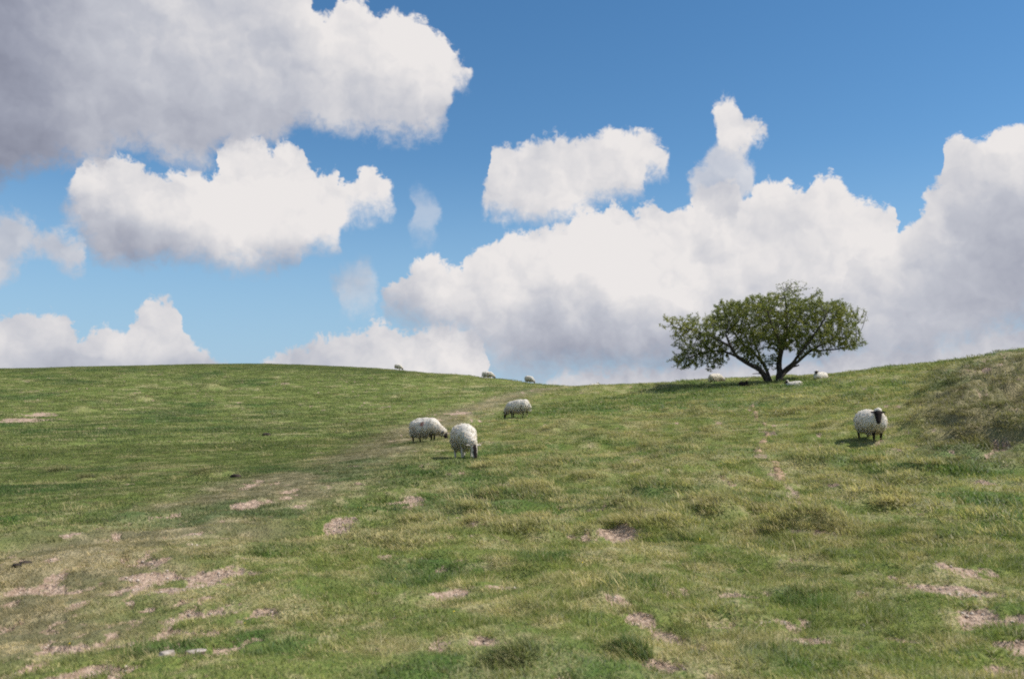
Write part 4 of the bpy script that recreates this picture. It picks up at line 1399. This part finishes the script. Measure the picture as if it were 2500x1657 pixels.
    def update(lo):
        newp = P[lo:]
        if len(newp) == 0:
            return
        d = ((att[:, None, :] - newp[None]) ** 2).sum(2)
        k = d.argmin(1)
        m = d[np.arange(len(att)), k]
        b = m < near_d
        near_d[b] = m[b]
        near_i[b] = k[b] + lo
    update(0)
    STEP2 = 0.115
    for it in range(90):
        act = np.where(alive)[0]
        if len(act) == 0:
            break
        src = near_i[act]
        vec = att[act] - P[src]
        vec /= np.linalg.norm(vec, axis=1)[:, None] + 1e-9
        acc = np.zeros((len(P), 3))
        np.add.at(acc, src, vec)
        us = np.unique(src)
        dr = acc[us] + rng.normal(0, 0.25, (len(us), 3)) + np.array((0, 0, 0.06))
        dr /= np.linalg.norm(dr, axis=1)[:, None]
        lo = len(P)
        P = np.vstack((P, P[us] + dr * STEP2))
        par += us.tolist()
        update(lo)
        alive &= near_d > 0.14 ** 2
        if len(P) > 26000:
            break
    par = np.array(par)
    n = len(P)
    kids = np.zeros(n, int)
    np.add.at(kids, par[par >= 0], 1)
    # pipe model
    R = np.zeros(n)
    acc = np.zeros(n)
    for i in range(n - 1, -1, -1):
        r = max(0.0055, acc[i] ** (1 / 2.35)) if acc[i] > 0 else 0.0055
        if i in prof:
            r = max(min(r, prof[i] * 1.05), prof[i] * 0.9)
        R[i] = r
        if par[i] >= 0:
            acc[par[i]] += r ** 2.35
    # every chain from a fork to the next becomes a tube
    children = [[] for _ in range(n)]
    for i in range(n):
        if par[i] >= 0:
            children[par[i]].append(i)

    def tubes(pred, sides):
        V, F, off = [], [], 0
        ang = np.arange(sides) * 2 * np.pi / sides
        for s in range(n):
            if not pred(s):
                continue
            pz = par[s]
            main = pz >= 0 and pred(pz) and max(children[pz], key=lambda c: R[c]) == s
            if main:
                continue
            chain = [pz] if pz >= 0 else []
            c = s
            while True:
                chain.append(c)
                nx = [k for k in children[c] if pred(k)]
                if not nx:
                    break
                c2 = max(children[c], key=lambda k: R[k])
                if not pred(c2):
                    break
                c = c2
            pts = P[chain]
            if len(pts) < 2:
                continue
            rad = R[chain].copy()
            if pz >= 0:
                rad[0] = min(rad[0], rad[1] * 1.25)
            tg = np.gradient(pts, axis=0)
            tg /= np.linalg.norm(tg, axis=1)[:, None] + 1e-9
            ref = np.array((0.3, 0.9, 0.1)) if abs(tg[0] @ np.array((0.3, 0.9, 0.1))) < 0.85 else np.array((1.0, 0, 0))
            u = np.cross(tg, ref)
            u /= np.linalg.norm(u, axis=1)[:, None] + 1e-9
            w = np.cross(tg, u)
            if sides > 5:
                wob = 1 + 0.22 * (fbm(np.arange(len(pts))[:, None] * 0.5 + 0 * ang[None], ang[None] * 1.2 + s + 0 * pts[:, :1], 1.0, 2, 77) - 0.5)
            else:
                wob = np.ones((len(pts), sides))
            ringv = pts[:, None] + (u[:, None] * np.cos(ang)[None, :, None] + w[:, None] * np.sin(ang)[None, :, None]) * (rad[:, None] * wob)[:, :, None]
            V.append(ringv.reshape(-1, 3))
            m = len(pts)
            i, j = np.meshgrid(np.arange(m - 1), np.arange(sides), indexing='ij')
            j2 = (j + 1) % sides
            F.append((np.stack((i * sides + j, i * sides + j2, (i + 1) * sides + j2, (i + 1) * sides + j), -1).reshape(-1, 4)) + off)
            off += m * sides
        return np.concatenate(V), np.concatenate(F)
    bark = mat_noise('hawthorn_bark', (0.030, 0.024, 0.020, 1), (0.085, 0.072, 0.060, 1), 9.0, 0.95, 0.8, 0.03)
    root = bpy.data.objects.new('hawthorn_tree', None)
    COL.objects.link(root)
    root.location = (o0[0], D, base[2] - 0.12)
    tag(root, 'lone hawthorn tree with spreading wind-shaped crown and forked trunk, on the ridge', 'tree')
    tv, tf = tubes(lambda i: R[i] >= 0.034, 9)
    obj('trunk', mesh_from('trunk', tv, tf, [bark], None, True), root)
    sv, sf = tubes(lambda i: R[i] < 0.034, 4)
    tag(obj('twigs', mesh_from('twigs', sv, sf, [bark])), kind='stuff').parent = root

    # leaves in small rosettes along the young twigs
    thin = np.where((R < 0.013) & (np.arange(n) >= len(nodes)))[0]
    sc = 0.26205 * D / FPX
    zx = 1262 + P[thin, 0] / sc
    zy = 1110 - P[thin, 2] / sc
    # thinner towards the wind-burnt top and the right end
    k = 1.0 - 0.82 * sstep(zy, 330, 200) * sstep(np.abs(zx - 1420), 420, 250) - 0.6 * sstep(zx, 1960, 2080) - 0.35 * sstep(zx, 330, 260)
    clump = vnoise3(P[thin], 0.55, 900) * 0.6 + vnoise3(P[thin], 1.2, 901) * 0.4
    cnt = rng.poisson(np.clip(LEAF_RATE * k * (0.45 + 1.2 * sstep(clump, 0.25, 0.72)), 0, 40))
    idx = np.repeat(thin, cnt)
    m = len(idx)
    q = rng.normal(0, 1, (m, 3))
    q /= np.linalg.norm(q, axis=1)[:, None]
    c = P[idx] + q * (0.015 + 0.095 * rng.uniform(0, 1, m))[:, None]
    nr = rng.normal(0, 1, (m, 3)) + np.array((0, 0, 0.7))
    nr /= np.linalg.norm(nr, axis=1)[:, None]
    t1 = np.cross(nr, rng.normal(0, 1, (m, 3)))
    t1 /= np.linalg.norm(t1, axis=1)[:, None]
    t2 = np.cross(nr, t1)
    s = rng.uniform(0.018, 0.034, m)[:, None]
    lv = np.stack((c - t1 * s * 1.25, c + t2 * s * 0.85 + nr * s * 0.25, c + t1 * s * 1.25, c - t2 * s * 0.85 + nr * s * 0.25), 1).reshape(-1, 3)
    lf = np.arange(4 * m).reshape(-1, 4)
    rnd = np.repeat(rng.uniform(0, 1, m), 4)
    crown = mesh_from('crown', lv, lf, [mat_leaf()], dict(rnd=rnd))
    tag(obj('crown', crown, root), kind='stuff')
    print('tree nodes', n, 'leaves', m)


LEAF_RATE = 12.5
build_tree()


# ------------------------------------------------------------------ tussocks, stones, lumps, buttercups
def tussock(px, py, width_px, hgt, n, label, group=None, dry=0.5, deep=0.2, lean=0.9, seed=0, name='grass_tuft'):
    rng = np.random.default_rng(500 + seed)
    g = first_hit(px, py)
    rad = width_px * g[1] / FPX
    r = bpy.data.objects.new(name, None)
    a = rng.uniform(0, 2 * np.pi, n)
    q = rad * np.sqrt(rng.uniform(0, 1, n))
    bx, by = q * np.cos(a), q * np.sin(a) * 0.7
    z0 = float(height([g[0]], [g[1]])[0])
    bz = height(g[0] + bx, g[1] + by) - z0 - 0.015
    prof = 1 - 0.55 * (q / rad) ** 2
    L = hgt * prof * rng.uniform(0.45, 1.15, n)
    ln = LEAN * lean * rng.uniform(0.4, 1.3, n)[:, None] + rng.normal(0, 0.28, (n, 2)) + 0.45 * np.stack((bx, by), 1) / rad
    wd = max(0.0045, 0.7 * g[1] / FPX) * rng.uniform(0.7, 1.3, n)
    v, f, tip, m = blades(np.stack((bx, by, bz), 1), L, wd, ln, rng.uniform(0.4, 1.6, n), rng)
    cl = fbm(bx * 6 + seed, by * 6, 1.0, 2, 3)
    rep = lambda w: np.repeat(w, m)
    at = dict(tip=tip, shade=rep(rng.uniform(0, 1, n)), rnd=rep(np.clip(rng.normal(0.5, 0.25, n), 0, 1)), dry=rep(np.clip(dry + 0.9 * (cl - 0.5) + rng.normal(0, 0.25, n), 0, 1)),
              deep=rep(np.clip(deep + rng.normal(0, 0.2, n), 0, 1)), track=np.zeros(len(v)), tone=rep(np.clip(rng.normal(0.5, 0.2, n), 0, 1)))
    bpy.data.objects.remove(r)
    o = obj(name, mesh_from(name, v, f, [M_BUILT], at))
    o.location = (g[0], g[1], z0)
    tag(o, label, 'tussock', group)
    return o


def build_tussocks():
    named = [
        (1772, 1256, 62, 0.30, 900, 'bleached windswept tussock overhanging a dark hollow, leftmost of the big clump below the trail', 0.60, 0.2, 1.1),
        (1862, 1248, 56, 0.26, 700, 'green tussock between the two straw-coloured ones below the end of the trail', 0.25, 0.45, 1.0),
        (1975, 1280, 66, 0.30, 900, 'broad dark-shaded tussock of combed-over grass, middle of the mound below the trail', 0.45, 0.25, 1.1),
        (2050, 1304, 56, 0.28, 700, 'straw-coloured tussock sloping down at the right end of the mound below the trail', 0.80, 0.05, 1.2),
        (1305, 1102, 34, 0.16, 260, 'brown slanting tussock right of the sheep that faces the camera', 0.62, 0.1, 0.8),
        (1342, 1060, 40, 0.22, 260, 'pale tussock on a hump below the lone grazing sheep, left of its neighbour', 0.70, 0.1, 0.7),
        (1392, 1050, 46, 0.20, 260, 'wide straw-topped tussock on the hump right below the lone grazing sheep', 0.72, 0.1, 0.7),
        (1208, 1196, 44, 0.17, 340, 'shaggy brown tussock below the sheep that faces the camera', 0.70, 0.05, 0.8),
        (1715, 1012, 36, 0.24, 240, 'straw tussock on a low rise left of the top of the trail', 0.65, 0.1, 0.7),
        (1890, 984, 48, 0.26, 280, 'pale tussock on the rise right of the top of the trail', 0.70, 0.1, 0.7),
        (2062, 976, 56, 0.26, 300, 'olive tussock up the slope behind the standing black-faced sheep', 0.50, 0.25, 0.7),
        (1460, 947, 34, 0.30, 200, 'dry tussock on the crest of the ridge beside the sheep whose back shows', 0.85, 0.0, 0.5),
        (1605, 948, 44, 0.28, 220, 'dry tussock on the crest left of the shadow near the tree', 0.80, 0.0, 0.5),
        (1664, 946, 36, 0.26, 180, 'small dry tussock on the crest nearest the sheep under the tree', 0.75, 0.05, 0.5),
        (1262, 1634, 60, 0.17, 800, 'dark brownish tussock low at the bottom edge of the photo, near the middle', 0.30, 0.6, 0.9),
        (1545, 1608, 52, 0.17, 800, 'dark green tussock at the bottom edge beside a bare earth patch', 0.15, 0.8, 0.9),
        (512, 1160, 40, 0.20, 220, 'grey-green tussock on the left slope below the dark lump in the turf', 0.25, 0.4, 0.5),
        (272, 1172, 30, 0.18, 160, 'brown tussock casting a dark edge on the far left slope', 0.65, 0.1, 0.5),
        (145, 1146, 16, 0.24, 110, 'small upright tan tussock on the far left slope', 0.85, 0.0, 0.4),
        (515, 945, 26, 0.30, 120, 'tan tussock high on the left hill under the skyline', 0.85, 0.0, 0.4),
    ]
    for k, (px, py, w, h, n, lab, dry, deep, lean) in enumerate(named):
        tussock(px, py, w, h, n, lab, None, dry + (0.22 if dry > 0.4 and k < 13 else 0.0), deep, lean, k)
    bank = [
        (2425, 930, 44, 0.22, 'brown tussock high on the rough bank, just under the skyline at the right'),
        (2490, 956, 42, 0.22, 'dark tussock cut off by the right edge, high on the rough bank'),
        (2385, 1004, 46, 0.20, 'brownish tussock in the middle of the rough bank'),
        (2330, 1042, 42, 0.18, 'low dark tussock on the rough bank, the one nearest the standing black-faced sheep'),
        (2425, 1052, 50, 0.20, 'wide olive-brown tussock on the lower half of the rough bank'),
        (2485, 1082, 46, 0.20, 'lowest tussock of the rough bank, at the right edge above the dark green grass'),
    ]
    for k, (px, py, w, h, lab) in enumerate(bank):
        tussock(px, py, w, h, 320, lab, 'tussocks on the rough bank', 0.35, 0.35, 0.6, 60 + k)

build_tussocks()


def stone(px, py, w, d, h, mat, label, seed, cat='stone', name='stone', rot=0.0):
    rng = np.random.default_rng(seed)
    g = ground_xyz(px, py)
    bv, bf = unit_ball()
    v = bv.copy()
    nrm = v.copy()
    v = v * (1 + 0.5 * (vnoise3(nrm + 5, 0.8, seed) - 0.5) + 0.45 * (vnoise3(nrm + 5, 0.35, seed + 1) - 0.5))[:, None]
    v[:, 2] = np.where(v[:, 2] > 0.45, 0.45 + (v[:, 2] - 0.45) * 0.35, v[:, 2])
    v *= np.array((w, d, h))
    c, s = math.cos(rot), math.sin(rot)
    v[:, 0], v[:, 1] = v[:, 0] * c - v[:, 1] * s, v[:, 0] * s + v[:, 1] * c
    o = obj(name, mesh_from(name, v, bf, [mat], None, False))
    o.location = (g[0], g[1], g[2] + h * 0.08)
    tag(o, label, cat)
    return o


M_CHALK = mat_noise('weathered_chalk', (0.26, 0.22, 0.185, 1), (0.46, 0.40, 0.35, 1), 14.0, 0.9, 0.5, 0.01)
M_FLINT = mat_noise('dark_clod', (0.018, 0.014, 0.012, 1), (0.055, 0.042, 0.033, 1), 16.0, 0.9, 0.6, 0.02)
stone(480, 1600, 0.060, 0.040, 0.020, M_CHALK, 'long pale chalky stone lying in bare earth at the bottom left', 1, rot=0.3)
stone(405, 1616, 0.055, 0.03, 0.03, M_CHALK, 'tilted flat stone with a dark shadow edge, beside the long pale stone', 2, rot=0.5)
stone(652, 1063, 0.16, 0.13, 0.13, M_FLINT, 'dark lump on the open left slope above the faint track', 5, 'lump', 'dark_lump')
stone(575, 1167, 0.10, 0.09, 0.10, M_FLINT, 'small dark lump in the turf on the near side of the faint track', 6, 'lump', 'dark_lump')
stone(322, 1052, 0.16, 0.12, 0.08, M_FLINT, 'low dark lump farthest up the left slope', 7, 'lump', 'dark_lump')
stone(62, 1407, 0.06, 0.05, 0.05, M_FLINT, 'black lump near the left edge, the larger of a close pair', 8, 'lump', 'dark_lump')
stone(40, 1416, 0.04, 0.035, 0.035, M_FLINT, 'black lump near the left edge, the smaller of a close pair', 9, 'lump', 'dark_lump')


def build_buttercups():
    rng = np.random.default_rng(77)
    spots = [(1759, 1147), (1640, 1255), (1629, 1258), (1650, 1250), (1565, 1452), (1070, 1309), (955, 1444), (318, 1454), (590, 1535), (870, 1240), (170, 1598), (1720, 1350), (2030, 1420), (1330, 1280), (1100, 1530), (1420, 1400)]
    V, F, off = [], [], 0
    for px, py in spots:
        for _ in range(rng.integers(1, 3)):
            g = ground_xyz(px + rng.uniform(-12, 12), py + rng.uniform(-5, 5))
            h = rng.uniform(0.05, 0.09)
            c = np.array((g[0], g[1], g[2] + h))
            r = rng.uniform(0.006, 0.010)
            a = np.arange(5) * 2 * np.pi / 5 + rng.uniform(0, 6)
            tilt = rng.normal(0, 0.3, 2)
            rim = np.stack((c[0] + r * np.cos(a), c[1] + r * np.sin(a), c[2] + r * (0.5 + tilt[0] * np.cos(a) + tilt[1] * np.sin(a))), 1)
            st = np.array([[g[0] - .001, g[1], g[2] - .01], [g[0] + .001, g[1], g[2] - .01], [c[0], c[1], c[2]]])
            V += [rim, c[None], st]
            F += [(off + k, off + (k + 1) % 5, off + 5) for k in range(5)] + [(off + 6, off + 7, off + 8)]
            off += 9
    m = mat_noise('buttercup_petal', (0.72, 0.52, 0.02, 1), (0.80, 0.62, 0.05, 1), 30.0, 0.4, 0.0, 0.001)
    tag(obj('buttercups', mesh_from('buttercups', np.concatenate(V), np.array(F), [m])), kind='stuff')


build_buttercups()


def build_pebbles():
    """stony crumbs lying in the bare patches near the camera"""
    rng = np.random.default_rng(321)
    r = np.sqrt(rng.uniform(4.2 ** 2, 13.0 ** 2, 26000))
    a = rng.uniform(-0.62, 0.62, len(r))
    x, y = r * np.sin(a), r * np.cos(a)
    soil = cover(x, y)[0]
    k = np.where(soil > 0.5)[0][:2600]
    x, y = x[k], y[k]
    z = height(x, y) - 0.045 * soil[k]
    n = len(k)
    s = 0.006 + 0.016 * rng.uniform(0, 1, n) ** 3
    oct_ = np.array([(1, 0, 0), (0, 1, 0), (-1, 0, 0), (0, -1, 0), (0, 0, 0.6), (0, 0, -0.6)], float)
    v = oct_[None] * rng.uniform(0.6, 1.3, (n, 6, 1)) * s[:, None, None]
    th = rng.uniform(0, 6.28, n)
    c_, s_ = np.cos(th)[:, None], np.sin(th)[:, None]
    vx, vy = v[:, :, 0] * c_ - v[:, :, 1] * s_, v[:, :, 0] * s_ + v[:, :, 1] * c_
    V = np.stack((vx + x[:, None], vy + y[:, None], v[:, :, 2] + (z + 0.2 * s)[:, None]), 2).reshape(-1, 3)
    f = np.array([(0, 1, 4), (1, 2, 4), (2, 3, 4), (3, 0, 4), (1, 0, 5), (2, 1, 5), (3, 2, 5), (0, 3, 5)])
    F = (np.arange(n)[:, None, None] * 6 + f[None]).reshape(-1, 3)
    m = mat_noise('stony_crumbs', (0.30, 0.235, 0.18, 1), (0.58, 0.50, 0.42, 1), 3.0, 0.95, 0.2, 0.005)
    tag(obj('pebbles', mesh_from('pebbles', V, F, [m])), kind='stuff')


build_pebbles()
